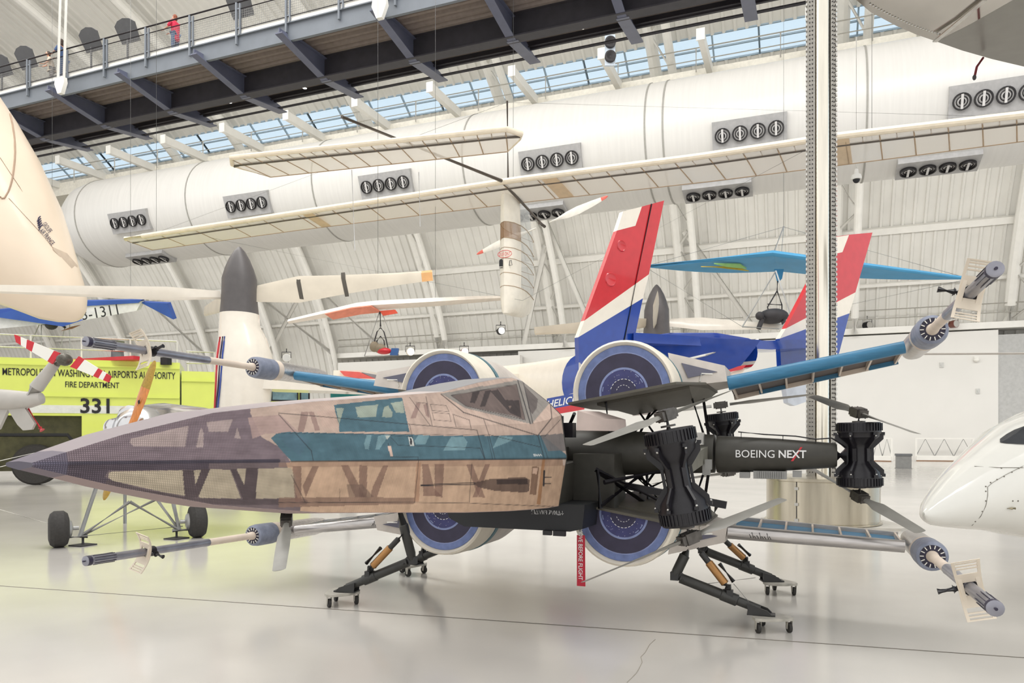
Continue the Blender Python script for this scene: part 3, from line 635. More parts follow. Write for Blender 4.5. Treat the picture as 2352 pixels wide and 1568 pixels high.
for sv in (1, -1):
    for sw in (1, -1):
        dl = math.radians(9.5); e1 = V((sv*math.cos(dl), 0, sw*math.sin(dl))); e2 = V((-sv*math.sin(dl), 0, sw*math.cos(dl)))*1.0
        if sw == -1: e2 = V((sv*-math.sin(dl), 0, -math.cos(dl)))
        c = D(0, .83*sv, 1.936 if sw == 1 else .930)
        mb = MB(); half(mb, c, e1, e2, [(.98, .41), (.8, .428), (.60, .43), (.1, .42), (-.5, .33), (-1.0, .23), (-1.15, .19)]); na = obj('engine_nacelle', mb, m_nac, dr)
        mb = MB(); half(mb, c, e1, e2, [(.985, .384), (1.02, .395), (1.035, .41), (1.02, .427), (.95, .436), (.70, .436), (.70, .42)], caps=(0, 0)); obj('intake_lip', mb, m_lip, na)
        mb = MB(); half(mb, c, e1, e2, [(.68, .428), (.68, .440), (.62, .440), (.62, .428)], caps=(0, 0)); obj('teal_stripe', mb, m_teal, na)
        mb = MB()
        for r0, r1, k in ((.386, .330, 0), (.330, .322, 2), (.322, .205, 1), (.205, .188, 2), (.188, .11, 3), (.11, .0005, 4)): arc_strip(mb, c, e1, e2, 1.0, r0, r1, k)
        for k in range(9): arc_strip(mb, c, e1, e2, 1.003, .112, .107, 5, .3+k*.28, .3+k*.28+.17, 3)
        for k in range(6): arc_strip(mb, c, e1, e2, 1.003, .062, .058, 5, .45+k*.4, .45+k*.4+.22, 3)
        for a in (.28, 2.7, .6): arc_strip(mb, c, e1, e2, 1.003, .18, .172, 2, a, a+.22, 4)
        for k in range(16):
            a, r = random.uniform(.2, 2.9), random.uniform(.12, .19); arc_strip(mb, c, e1, e2, 1.004, r, r+.004, 5, a, a+.02, 1)
        obj('intake_disc', mb, m_ring, na)
        mb = MB(); pl = [c+UF*u+e1*v-e2*.012 for u, v in ((1.05, -.47), (1.05, .44), (.6, .62), (-.3, .62), (-1.0, .25), (-1.0, -.25), (.3, -.47))]
        mb.slab(pl, e2*.02); obj('splitter_plate', mb, m_und, na)
        # tapered dark fairing hanging under the plate with truss struts to the boom
        mb = MB(); cc = c-e2*.02
        mb.loft([[cc+UF*.75+e1*x for x in (-.30, .50)]+[cc+UF*.75+e1*x-e2*.02 for x in (.50, -.30)], [cc+UF*.25+e1*x for x in (-.25, .60)]+[cc+UF*.25+e1*x-e2*.12 for x in (.45, -.1)], [cc-UF*.35+e1*x for x in (-.2, .6)]+[cc-UF*.35+e1*x-e2*.06 for x in (.5, -.1)]]); obj('mount_fairing', mb, m_und, na)
        mb = MB(); tgt = 1.435+.14*sw
        for (ua, va, ub, vb_) in ((.75, -.22, .62, .62), (.2, -.1, .45, 1.0), (.2, .25, .45, .75), (.4, .45, .5, 1.42), (-.1, .5, .45, 1.45), (-.3, .0, .3, .8)):
            mb.tube([cc+UF*ua+e1*va, D(ub, vb_*sv, tgt)], .013, 6)
        obj('truss_strut', mb, m_black, na)
        # wing-root box outboard of the nacelle
        mb = MB()
        inr = [c+e1*.36+e2*y for y in (0, .30)]; ow_, uo_ = (.78, 0) if sv == 1 else (.95, .22); otr = [c+e1*ow_+e2*y for y in (-.01, .13)]
        mb.loft([[inr[0]+UF*.70, inr[1]+UF*.66, otr[1]+UF*(.42+uo_), otr[0]+UF*(.45+uo_)], [inr[0]-UF*.4, inr[1]-UF*.36, otr[1]-UF*.15, otr[0]-UF*.15]]); rt = obj('wing_root_box', mb, m_nac, dr)
        mb = MB(); fA, fB, fC, fD = inr[0]+UF*.70, inr[1]+UF*.66, otr[1]+UF*(.42+uo_), otr[0]+UF*(.45+uo_)
        pt = lambda a, b: (fA.lerp(fD, a)).lerp(fB.lerp(fC, a), b)+UF*.008
        mb.slab([pt(.22, .75), pt(.85, .55), pt(.3, .25)], UF*.012); obj('triangle_inset', mb, mat('slate inset', (96, 96, 112), .5), rt)
        mb = MB(); mb.tube([pt(.5, .1), pt(.55, .42), pt(.75, .42)], .008, 6); obj('hand_rail', mb, m_whp, rt)
        # wing
        w0, w1 = {(1, 1): (2.045, 2.30), (-1, 1): (2.06, 2.25), (1, -1): (.762, .705), (-1, -1): (.73, .56)}[(sv, sw)]
        A, B = D(.36, 1.60*sv, w0), D(.34, 2.96*sv, w1); dirw = (B-A).normalized()
        mb = MB(); mb.lathe(A, dirw, [(0, .062), ((B-A).length, .050)], 20); wg = obj('wing', mb, m_blue if sw == 1 else m_spar, dr)
        nw = dirw.cross(V((0, 1, 0))).normalized(); nw = nw if nw.z > 0 else -nw
        L = (B-A).length; ch0, ch1 = .62, .46; dz = V((0, 0, -.075 if sw == 1 else .055)); UW = (UB*.6+dz)/.6
        mb = MB(); q0 = [A+UW*.04, A+UW*ch0, A+dirw*L+UW*ch1, A+dirw*L+UW*.04]
        mb.slab([p+nw*(.012*sw) for p in q0], nw*.012); obj('wing_panel', mb, m_blue if sw == -1 else mat('dark wing interior', (92, 82, 78), .6), wg)
        for k in range(7):
            f = .02+k*.16; chh = ch0+(ch1-ch0)*f; p = A+dirw*(L*f)
            mb = MB(); mb.slab([p+UW*.03+nw*.045, p+UW*chh+nw*.026, p+UW*chh-nw*.026, p+UW*.03-nw*.045], dirw*.016); obj('wing_rib', mb, m_cream, wg)
        for k in range(6 if sw == 1 else 1):
            ka, kb = (k/6, (k+1)/6) if sw == 1 else (0, 1); mb = MB(); te0, te1 = A+UW*ch0, A+dirw*L+UW*ch1; mb.bar(te0.lerp(te1, ka), te0.lerp(te1, kb), .05, .055, up=nw); obj('trailing_edge', mb, m_spar if sw == -1 else (m_blue if k % 2 else m_cream), wg)
        if sw == -1:
            mb = MB(); p = A+dirw*.18
            for k in range(9): mb.tube([p+dirw*(.02*k)+UF*.063+nw*(.02*math.sin(k*2)), p+dirw*(.02*k+.015)+UF*.063-nw*.03], .003, 4)
            obj('printed_marking', mb, m_ink, wg)
        # wingtip barrel
        wb = {(1, 1): 2.352, (-1, 1): 2.29, (1, -1): .705, (-1, -1): .55}[(sv, sw)]
        G = lambda u, du=0: D(u, 3.08*sv, wb)
        mb = MB(); mb.lathe(G(-.28), UF, [(0, .02), (.0, .085), (.15, .10), (.62, .103), (.80, .105)], 24); gb = obj('wingtip_barrel', mb, m_spar, dr)
        mb = MB(); mb.lathe(G(.52), UF, [(0, .108), (.08, .108)], 24); obj('cream_band', mb, m_cream, gb)
        mb = MB(); mb.lathe(G(.61), UF, [(0, .112), (.22, .113), (.27, .105), (.285, .085), (.27, .080), (.27, .03)], 28); obj('collar', mb, m_collar, gb)
        mb = MB(); fu = G(.885)
        mb.lathe(fu, UF, [(0, .083), (.002, .05), (.004, .0)], 24, (0, 0), 0)
        for k in range(14):
            a = 2*PI*k/14; e = V((math.cos(a), 0, math.sin(a))); mb.bar(fu+e*.056+UF*.006, fu+e*.082+UF*.006, .010, .006, m=1)
        obj('collar_face', mb, [m_muz, m_whp], gb)
        mb = MB(); mb.lathe(G(.86), UF, [(0, .045), (.07, .040), (.08, .034), (.66, .033)], 18); obj('cream_tube', mb, m_cream, gb)
        mb = MB(); mb.lathe(G(1.50), UF, [(0, .035), (.03, .037), (.06, .035), (1.06, .034), (1.07, .037), (1.24, .037), (1.26, .040), (1.30, .040), (1.305, .028)], 18); obj('barrel_tube', mb, m_bar, gb)
        mb = MB(); mb.lathe(G(2.76), UF, [(0, .0405), (.035, .0405), (.040, .03), (.03, .022), (.03, 0)], 18); mb.tube([G(2.77), G(2.82)], .008, 8)
        for k in range(10):
            a = 2*PI*k/10; e = V((math.cos(a), 0, math.sin(a))); mb.tube([G(2.54)+e*.038, G(2.74)+e*.038], .003, 4)
        obj('muzzle', mb, m_muz, gb)
        mb = MB(); tl = math.radians(-14*sv*sw); ey = V((math.cos(tl), 0, math.sin(tl))); ez = V((-math.sin(tl), 0, math.cos(tl)))
        K = lambda h, s: G(2.22)+ez*h+ey*s+UF*(2.6*h*h)
        hs = [-.165+.33*i/22 for i in range(23)]
        for s0, s1 in ((-.062, -.048), (.048, .062)):
            mb.loft([[K(h, s0*(1+.15*abs(h)/.16)), K(h, s1*(1+.15*abs(h)/.16)), K(h, s1*(1+.15*abs(h)/.16))+UF*.012, K(h, s0*(1+.15*abs(h)/.16))+UF*.012] for h in hs])
        for h0, h1 in ((-.165, -.158), (-.148, -.141), (-.131, -.124), (-.10, -.06), (-.06, .06), (.06, .085), (.112, .119), (.129, .136), (.146, .153), (.158, .165)):
            if abs(h0) == .06 and h1 == .06:
                for z0, z1 in ((-.06, -.036), (.036, .06)): mb.loft([[K(z, -.055), K(z, .055), K(z, .055)+UF*.012, K(z, -.055)+UF*.012] for z in (z0, z1)])
                for s in (-1, 1): mb.loft([[K(z, s*.034), K(z, s*.055), K(z, s*.055)+UF*.012, K(z, s*.034)+UF*.012] for z in (-.06, .06)])
                continue
            wd = .055
            mb.loft([[K(h, -wd), K(h, wd), K(h, wd)+UF*.012, K(h, -wd)+UF*.012] for h in (h0, h1)])
        obj('slotted_bracket', mb, m_dish, gb)
        mb = MB(); kp = G(2.18)-ey*.05*sv
        mb.tube([kp-ey*.02*sv, kp-ey*.11*sv], .018, 10); mb.tube([kp, kp-ey*.03*sv], .026, 10); mb.lathe(G(2.14), UF, [(0, .045), (.06, .045)], 14); obj('bracket_clamp', mb, m_black, gb)

# --- rotor pods: two stacked motors on a ribbed waist, hub and two blades above and below
m_blade = mat('grey carbon blade', (134, 132, 126), .35, var=.06, scale=10, stretch=(1, 1, 1)); m_hub = mat('machined hub', (94, 90, 86), .35, metal=.5, var=.15, scale=25)
m_rodge = mat('red blade stripe', (150, 40, 38), .5)
def blade(mb, hub, tip, up, w0=.055, w1=.105, tw=22):
    d = (tip-hub).normalized(); L = (tip-hub).length; s = d.cross(up).normalized(); rings = []
    for f, w, t, a in ((.10, .045, .030, tw), (.2, .06, .022, tw), (.32, w1, .014, tw*.85), (.6, w1*.98, .010, tw*.6), (.9, w1*.9, .007, tw*.45), (.985, w1*.86, .005, tw*.4), (1.0, w1*.6, .003, tw*.4)):
        a = math.radians(a); x = s*math.cos(a)+up*math.sin(a); n = d.cross(x); c = hub+d*(L*f)
        rings.append([c+x*w*.5, c+x*w*.2+n*t*.5, c-x*w*.2+n*t*.5, c-x*w*.55, c-x*w*.2-n*t*.4, c+x*w*.2-n*t*.4])
    return mb.loft(rings)
def pod(ht, hb, t_up, t_dn):
    ax = (ht-hb).normalized(); L = (ht-hb).length; k = L/.85
    mb = MB(); a, b = basis(ax)
    mb.lathe(hb, ax, [(x*k, r) for x, r in ((.10, .05), (.10, .158), (.115, .165), (.20, .165), (.215, .155), (.25, .150), (.33, .088), (.36, .082), (.50, .082), (.53, .088), (.60, .150), (.635, .155), (.65, .165), (.735, .165), (.75, .158), (.745, .05))], 30)
    p = obj('rotor_pod', mb, m_black, dr)
    mb = MB()
    for x in (.115, .665):
        mb = MB(); mb.lathe(hb+ax*(x*k), ax, [(0, .166), (.075*k, .166)], 40, (0, 0))
        for i in range(40):
            e = a*math.cos(2*PI*i/40)+b*math.sin(2*PI*i/40); mb.bar(hb+ax*(x*k)+e*.168, hb+ax*((x+.075)*k)+e*.168, .009, .012, up=e)
        obj('finned_motor_ring', mb, m_black, p)
    for i in range(6):
        e = a*math.cos(2*PI*i/6+.4)+b*math.sin(2*PI*i/6+.4); mb = MB(); t = ax.cross(e)
        for q in ([(.21, .165), (.21, .18), (.27, .18), (.37, .10), (.37, .075), (.30, .09)], [(.64, .165), (.64, .18), (.58, .18), (.48, .10), (.48, .075), (.55, .09)]):
            mb.slab([hb+ax*(x*k)+e*r for x, r in q], t*.016)
        mb.bar(hb+ax*(.36*k)+e*.095, hb+ax*(.49*k)+e*.095, .03, .02, up=e)
        for x in (.215, .635): mb.box(hb+ax*(x*k)+e*.178, (.026, .026, .022))
        for x in (.232, .618): mb.ell(hb+ax*(x*k)+e*.184, (.009, .009, .009), 6, 4, m=1)
        obj('mount_web', mb, [m_black, m_alu], p)
    for hub, tips, s in ((ht, t_up, 1), (hb, t_dn, -1)):
        mb = MB(); mb.tube([hub-ax*(.10*s), hub], .018, 10); mb.lathe(hub-ax*(.08*s), ax*s, [(0, .05), (.012, .05)], 14)
        d = (tips[0]-hub).normalized(); sd = d.cross(ax).normalized(); R = Matrix((d, sd, d.cross(sd))).transposed()
        mb.box(hub, (.15, .075, .06), R); mb.box(hub, (.09, .09, .075), R)
        for i in (-1, 1):
            for j in (-1, 1): mb.tube([hub+d*(.05*i)+sd*(.025*j)-ax*.04, hub+d*(.05*i)+sd*(.025*j)+ax*.04], .006, 6)
        obj('rotor_hub', mb, m_hub, p)
        for n_, tp in enumerate(tips):
            mb = MB(); blade(mb, hub, tp, ax, tw=24 if s > 0 else -24); obj('rotor_blade', mb, m_blade, p)
    return p
H = lambda px, py, Y: C(px, py, Y)
opp = lambda hub, tip: hub*2-tip
# near port pod
ht, hb = H(1530, 953, 4.95), H(1583, 1235, 4.95)
tu, td = H(1347, 1022, 4.5), H(1800, 1145, 5.25)
pod(ht, hb, (tu, opp(ht, tu)), (td, opp(hb, td)))
# port wing-end pod
ht, hb = H(1972, 947, 5.97), H(1975, 1140, 5.97); tu, td = H(2105, 995, 5.3), H(2115, 1222, 5.3); pod(ht, hb, (tu, opp(ht, tu)), (td, opp(hb, td)))
# aft port pod
ht, hb = H(1655, 930, 8.0), H(1672, 1085, 8.0); tu, td = H(1870, 905, 7.75), H(1500, 1110, 7.6); pod(ht, hb, (tu, opp(ht, tu)), (td, opp(hb, td)))
# starboard pods
ht, hb = D(2.18, -1.62, 1.79), H(658, 1192, 5.9); tu, td = D(2.6, -2.3, 1.7), H(640, 1310, 5.25); pod(ht, hb, (tu, opp(ht, tu)), (td, opp(hb, td)))
ht, hb = D(.45, -2.62, 1.80), D(.45, -2.62, .99); tu, td = D(.3, -1.85, 1.8), D(.95, -3.2, .93); pod(ht, hb, (tu, opp(ht, tu)), (td, opp(hb, td)))
ht, hb = D(-1.4, -1.43, 1.84), D(-1.4, -1.43, 1.0); tu, td = D(-1.2, -.6, 1.84), D(-2.0, -1.9, 1.0); pod(ht, hb, (tu, opp(ht, tu)), (td, opp(hb, td)))
# pod arms
m_arm = mat('grey box arm', (124, 122, 112), .45, var=.06, scale=8)
for sv in (1, -1):
    mb = MB(); e = H(1560, 1075, 4.98) if sv == 1 else D(2.1, -1.62, 1.42)
    mb.bar(D(.5, 1.42*sv, 1.44), e, .075, .125); obj('pod_arm', mb, m_arm, dr)
    mb = MB(); mb.bar(D(.4, 1.42*sv, 1.44), D(-1.35, 1.43*sv, 1.42), .075, .125); obj('pod_arm', mb, m_arm, dr)
    for k, (u, v, w, sz) in enumerate(((.75, 1.40, 1.56, (.09, .06, .1)), (.7, 1.46, 1.32, (.06, .06, .12)), (.9, 1.5, 1.35, (.05, .05, .08)))):
        mb = MB(); mb.box(D(u, v*sv, w), sz); obj('electronics_box', mb, m_grey if k else m_alu, dr)
# belly and top trusses around the centre
for sv in (1, -1):
    mb = MB()
    for a, b in (((.5, 1.42, 1.36), (1.2, .72, 1.2)), ((.5, 1.42, 1.36), (-.3, .6, 1.0)), ((1.1, .62, 1.3), (.9, 1.25, .98)), ((.3, .7, 1.3), (.6, 1.3, .92)), ((1.1, .64, 1.3), (1.1, .66, .98)), ((.4, .9, 1.3), (.4, .92, .95)), ((1.1, .66, 1.0), (.4, .9, 1.28)), ((1.1, .64, 1.28), (.4, .92, .97))):
        mb.tube([D(a[0], a[1]*sv, a[2]), D(b[0], b[1]*sv, b[2])], .02, 8)
    mb.bar(D(.5, .4*sv, 1.2), D(.5, 1.6*sv, 1.0), .05, .06); obj('belly_truss', mb, m_black, dr)
mb = MB()
mb.box(D(1.38, .30, 1.68), (.22, .16, .10)); mb.box(D(1.2, .32, 1.62), (.3, .1, .12)); mb.tube([D(1.3, .2, 1.75), D(1.15, .45, 1.6)], .015, 6); mb.tube([D(1.3, .5, 1.75), D(1.05, .35, 1.6)], .015, 6); obj('avionics_rack', mb, m_black, dr)
mb = MB(); mb.slab([D(1.1, .55, 1.62), D(.9, .75, 1.62), D(.9, .74, 1.72), D(1.1, .56, 1.78)], (.1, .3, 0)); obj('rear_cowl', mb, mat('pale pink cowl', (204, 186, 178), .5), dr)

# --- landing legs
m_leg = mat('black oxide tube', (66, 66, 64), .4, metal=.2, var=.1, scale=10); m_gold = mat('gold shock body', (178, 132, 82), .3, metal=.55, var=.08, scale=8)
m_lh = mat('dark joint metal', (50, 50, 50), .4)
def leg(hip, knee, foot, sh_top, sh_frac):
    mb = MB(); mb.tube([hip, hip.lerp(knee, .45), hip.lerp(knee, .46), hip.lerp(knee, .9), knee], [.036, .036, .044, .044, .03], 14); p = obj('landing_leg', mb, m_leg, dr)
    mb = MB(); d = (foot-knee).normalized(); L = (foot-knee).length
    mb.tube([knee+d*.04, knee+d*.05, knee+d*(L*.55), knee+d*(L*.56), knee+d*(L*.74), knee+d*(L*.75), foot], [.03, .043, .043, .05, .05, .038, .036], 14)
    for f in (.1, .58, .72): mb.ell(knee+d*(L*f)+V((0, -.045, 0)), (.009, .009, .009), 6, 4)
    obj('lower_tube', mb, m_leg, p)
    mb = MB(); mb.bar(knee-V((0, .03, 0)), knee+V((0, .03, 0)), .07, .07); mb.bar(knee+V((0, 0, .05)), knee+d*.09, .04, .05); obj('knee_joint', mb, m_lh, p)
    sb = knee.lerp(foot, sh_frac)+V((0, -.02, .07)); e = (sb-sh_top).normalized(); LL = (sb-sh_top).length
    mb = MB(); mb.tube([sh_top, sh_top+e*(LL*.1), sh_top+e*(LL*.12), sh_top+e*(LL*.38)], [.012, .012, .026, .026], 14); obj('shock_rod', mb, m_lh, p); mb = MB(); mb.tube([sh_top+e*(LL*.84), sh_top+e*(LL*.93), sb], [.036, .036, .014], 14); mb.bar(sb, sb-V((0, 0, .09)), .05, .05); obj('shock_clevis', mb, m_lh, p)
    mb = MB(); mb.lathe(sh_top, e, [(LL*.34, .028), (LL*.36, .034), (LL*.85, .034)], 18); obj('shock_absorber', mb, m_gold, p)
    sd = V((d.x, d.y, 0)).normalized()*.06+V((0, 0, .03)); mb = MB(); mb.tube([sh_top+e*(LL*.45)+sd, sh_top+e*(LL*.88)+sd], .018, 10); obj('reservoir', mb, m_lh, p)
    mb = MB(); fd = V((d.x, d.y, 0)).normalized(); sdv = V((-fd.y, fd.x, 0)); base = V((foot.x, foot.y, foot.z-.035))
    for s in (-1, 1): mb.slab([base+sdv*(.055*s)-fd*.09+V((0, 0, .0)), base+sdv*(.055*s)+fd*.10, base+sdv*(.055*s)+fd*.06+V((0, 0, .04)), base+sdv*(.055*s)-fd*.10+V((0, 0, .09))], sdv*.012)
    mb.slab([base-fd*.1+sdv*.06, base+fd*.12+sdv*.05, base+fd*.12-sdv*.05, base-fd*.1-sdv*.06], (0, 0, .012)); obj('foot_shoe', mb, m_lh, p)
    return p
FZ = .165
feet = [PZ(1768, 1447, 0), PZ(782, 1387, 0), PZ(1788, 1362, 0), PZ(945, 1318, 0)]
for i, ft in enumerate(feet): feet[i] = V((ft.x, ft.y, 0))
kn = [H(1550, 1322, 6.35), H(948, 1286, 6.85), H(1612, 1262, 7.55), H(1010, 1262, 8.25)]
hp = [H(1592, 1235, 6.35), H(908, 1135, 6.75), H(1650, 1150, 7.5), H(1030, 1160, 8.1)]
stp = [H(1602, 1258, 6.25), H(924, 1228, 6.75), H(1655, 1232, 7.4), H(1040, 1200, 8.2)]
for i in range(4): leg(hp[i], kn[i], feet[i]+V((0, 0, FZ))+(V((kn[i].x, kn[i].y, 0))-feet[i])*.10, stp[i], .66)
mb = MB(); mb.tube([H(1625, 1340, 6.4), H(1730, 1327, 6.9), H(1735, 1326, 7.1)], .003, 5); mb.tube([H(1685, 1340, 6.15), H(1720, 1382, 6.05)], .003, 5); obj('tether_wire', mb, m_wire, dr)

# --- the four small dollies under the feet
m_dol = mat('worn grey dolly plate', (188, 184, 174), .45, var=.12, scale=14)
dl = thing('dolly', 'x', 'dolly', (0, 0, 0), 'wheeled dollies under the drone feet')
mb = MB(); pl = []
for k in range(3):
    a = 2*PI*k/3+PI/2
    for o_ in (-.34, 0, .34): pl.append(V((math.cos(a+o_)*(.185 if o_ == 0 else .165), math.sin(a+o_)*(.185 if o_ == 0 else .165), .112)))
mb.slab(pl, (0, 0, .022)); mb.slab([p*.6+V((0, 0, .035)) for p in pl], (0, 0, .03)); obj('plate', mb, m_dol, dl)
for k in range(3):
    a = 2*PI*k/3+PI/2; c = V((math.cos(a)*.15, math.sin(a)*.15, 0)); mb = MB()
    mb.tube([c+V((-.0125, 0, .0405)), c+V((-.012, 0, .0405)), c+V((.012, 0, .0405)), c+V((.0125, 0, .0405))], [.034, .0405, .0405, .034], 18); wh = obj('wheel', mb, m_rub, dl)
    mb = MB()
    for s in (-1, 1): mb.slab([c+V((s*.02, -.022, .1)), c+V((s*.02, .022, .1)), c+V((s*.02, .012, .03)), c+V((s*.02, -.012, .03))], (.004, 0, 0))
    mb.box(c+V((0, 0, .1)), (.05, .05, .006)); mb.tube([c+V((-.024, 0, .0405)), c+V((.024, 0, .0405))], .006, 6); obj('fork', mb, m_dol, wh)
dl.location = feet[0]; dl.rotation_euler = (0, 0, .45)
dl['label'] = 'nearest grey wheeled dolly, under the front right foot of the drone'
dup(dl, feet[1], .9, 'grey wheeled dolly at left under the drone foot beside the floor joint')
dup(dl, feet[2], .3, 'grey wheeled dolly behind the nearest one, under the rear right foot')
dup(dl, feet[3], 1.3, 'grey wheeled dolly furthest back, partly behind the left lower engine')

# --- red streamer
p = D(1.2, .525, 0); mb = MB(); w = .034
t0, t1 = .79, H(1341, 1340, 6.12).z
rt = thing('remove_before_flight_streamer', 'red hanging warning streamer with white letters under the drone belly', 'streamer', (p.x, p.y, t1))
mb.slab([V((p.x-w, p.y, t0)), V((p.x+w, p.y, t0)), V((p.x+w+.004, p.y, t1)), V((p.x-w, p.y, t1))], (0, .003, 0)); obj('ribbon', mb, mat('red nylon', (190, 36, 58), .6), rt)
mb = MB(); mb.text('REMOVE BEFORE FLIGHT', V((p.x-.020, p.y-.003, t0+.10)), (0, 0, -1), (1, 0, 0), .036, (t0+.10-t1-.05), bold=.01, depth=.001); obj('lettering', mb, m_wht, rt)
# ------------------------------------------------------------------ helpers for the hanging craft
def cable(parent, p, h=9.0, r=.006, name='suspension_cable'):
    p = V(p); mb = MB(); mb.tube([p, p+V((0, 0, h))], r, 5); return obj(name, mb, m_wire, parent)
def lp(a, b, t): return V(a).lerp(V(b), t)

# ------------------------------------------------------------------ human-powered glider with clear film wings
m_film = film('clear wing film', (243, 238, 230), .52, .05, .15); m_pole = mat('dark carbon pole', (92, 84, 76), .4); m_ribm = mat('tan wing rib', (176, 152, 124), .6)
gl = thing('human_powered_aircraft', 'huge clear-film human powered aircraft with slender wing hanging below the big duct', 'aircraft', (-7.6, 20, 8.5))
segs = [((285, 548), (350, 574)), ((640, 494), (690, 528)), ((1180, 412), (1225, 462)), ((1600, 359), (1645, 415)), ((1915, 312), (1925, 380)), ((2400, 256), (2400, 318)), ((2660, 222), (2650, 284))]
def wing_at(px):
    for (l0, t0), (l1, t1) in zip(segs, segs[1:]):
        if px <= l1[0]:
            f = (px-l0[0])/(l1[0]-l0[0]); a = PY(px, l0[1]+(l1[1]-l0[1])*f, 19.4)
            tx, ty = t0[0]+(t1[0]-t0[0])*f, t0[1]+(t1[1]-t0[1])*f; return a, PY(tx, ty, 20.5)
    return None
st = [285+(2650-285)*i/60 for i in range(61)]
W = [wing_at(min(p, 2659.9)) for p in st]
mb = MB()
def airf(a, b):
    c = b-a; n = V((1, 0, 0)).cross(c).normalized(); n = n if n.z > 0 else -n; L = c.length
    return [a+c*t+n*(L*h) for t, h in ((0, 0), (.05, .05), (.2, .10), (.45, .10), (.75, .05), (1, 0), (.75, -.005), (.45, -.015), (.2, -.03), (.05, -.03))]
mb.loft([airf(a, b) for a, b in W]); obj('wing_film', mb, m_film, gl, sharp=50)
mb = MB(); mb.tube([a+V((0, .06, .01)) for a, b in W], .085, 10); obj('leading_edge', mb, m_crm, gl)
mb = MB(); mb.tube([a.lerp(b, .30)-V((0, 0, .02)) for a, b in W], .035, 8); obj('spar', mb, m_pole, gl)
mb = MB(); mb.tube([b for a, b in W], .014, 6); obj('trailing_edge', mb, m_ribm, gl)
for i in range(0, 61, 1):
    a, b = W[i]; mb = MB(); r = airf(a, b); mb.tube([r[9], r[8], r[7], r[6], r[5]], .016 if i % 2 == 0 else .009, 5) if i % 2 == 0 else mb.tube([r[9], r[8].lerp(r[7], .5)], .012, 5); obj('wing_rib', mb, m_ribm, gl)
for px in (690, 1240, 1915):
    a, b = wing_at(px); a2, b2 = wing_at(px+34 if px != 690 else px+22); mb = MB(); mb.loft([airf(a-V((0, .01, .01)), b), airf(a2-V((0, .01, .01)), b2)]); obj('joint_panel', mb, mat('tan joint panel', (214, 190, 158), .5), gl)
# canard
L0, L1, R0, R1 = PY(505, 364, 14.6), PY(600, 409, 15.8), PY(1195, 292, 14.6), PY(1195, 345, 15.8)
mb = MB(); cs = []
for i in range(25):
    f = i/24; k = 1-(max(0, abs(f-.5)*2-.93)/.07)*.75; a, b = lp(L0, R0, f), lp(L1, R1, f); m_ = a.lerp(b, .35); cs.append((m_.lerp(a, k), m_.lerp(b, k)))
mb.loft([airf(a, b) for a, b in cs]); obj('canard_film', mb, m_film, gl, sharp=50)
mb = MB(); mb.tube([b for a, b in cs[:2]][::-1]+[a+V((0, .04, .01)) for a, b in cs]+[b for a, b in cs[-2:]][::-1], [.015, .02]+[.065]*25+[.02, .015], 10); obj('canard_leading_edge', mb, m_crm, gl)
mb = MB(); mb.tube([a.lerp(b, .3)-V((0, 0, .02)) for a, b in cs], .04, 8); obj('canard_spar', mb, m_pole, gl)
mb = MB(); mb.tube([b for a, b in cs], .014, 6); obj('canard_trailing_edge', mb, m_ribm, gl)
for i in range(1, 24):
    a, b = cs[i]; r = airf(a, b); mb = MB()
    if i % 2: mb.tube([r[9], r[8], r[7], r[6], r[5]], .014, 5)
    else: mb.tube([r[9], r[8].lerp(r[7], .4)], .012, 5)
    obj('canard_rib', mb, m_ribm, gl)
mb = MB(); B0, B1, B2 = PY(785, 268, 13.4), PY(1152, 415, 19.4), PY(1247, 517, 21.6); mb.tube([B0, B1, B2], [.035, .05, .03], 10); obj('boom', mb, m_pole, gl)
mb = MB(); kp, kb = PY(1165, 232, 19.8), PY(1167, 412, 19.8); mb.tube([kp, kb], .03, 8); obj('king_post', mb, m_pole, gl)
for (ax_, ay, yy), (bx, by, yb) in (((808, 390, 15), (815, 575, 15)), ((962, 395, 15.5), (965, 520, 15.5))):
    mb = MB(); mb.tube([PY(ax_, ay, yy), PY(bx, by, yb)], .012, 5); obj('hanging_film_strip', mb, m_wht, gl)
for a, b in (((1165, 235, 19.8), (330, 545, 19.6)), ((1165, 235, 19.8), (2300, 268, 19.6)), ((1200, 690, 20.2), (480, 545, 19.7)), ((1200, 690, 20.2), (1850, 345, 19.7))):
    mb = MB(); mb.tube([PY(*a), PY(*b)], .004, 4); obj('bracing_wire', mb, m_wire, gl)
# pod
m_pw = mat('pod white mylar', (240, 234, 220), .35, var=.04, scale=4); m_brz = film('bronze window film', (150, 104, 52), .62, .10, .08)
pc = PY(1171, 560, 20.35); m_pf_ = film('pod film', (226, 228, 226), .30, .10, .10)
def pod_ring(z, k, ch=2.5, w=.30):
    f = [(0, 0), (.03, .35), (.10, .75), (.25, 1), (.45, .95), (.7, .6), (1, .04)]
    pts = [(-w*k*b, a) for a, b in f]+[(w*k*b, a) for a, b in f[::-1]]
    return [V((pc.x+x, pc.y-.45+ch*k*y, z)) for x, y in pts]
zs = lambda py: PY(1180, py, 20.0).z
def pod_part(nm, pys, ks, i0, i1, m, closed=False):
    mb = MB(); rr = [pod_ring(zs(p), k) for p, k in zip(pys, ks)]
    if closed: mb.loft(rr)
    else:
        idx = [j % 14 for j in range(i0, i1)]; mb.loft([[r[j] for j in idx] for r in rr], (0, 0), closed=False)
    return obj(nm, mb, m, gl, sharp=50)
pod_part('pod_bowl', (655, 672, 695, 712, 718), (.98, .96, .85, .6, .3), 0, 14, m_pw, True)
pod_part('pod_upper_front', (428, 470, 508), (.82, .92, .96), 10, 19, m_pw)
pod_part('pod_window', (508, 545), (.96, .98), 10, 19, m_brz)
pod_part('pod_front', (545, 600, 655), (.98, 1.0, .98), 10, 19, m_pw)
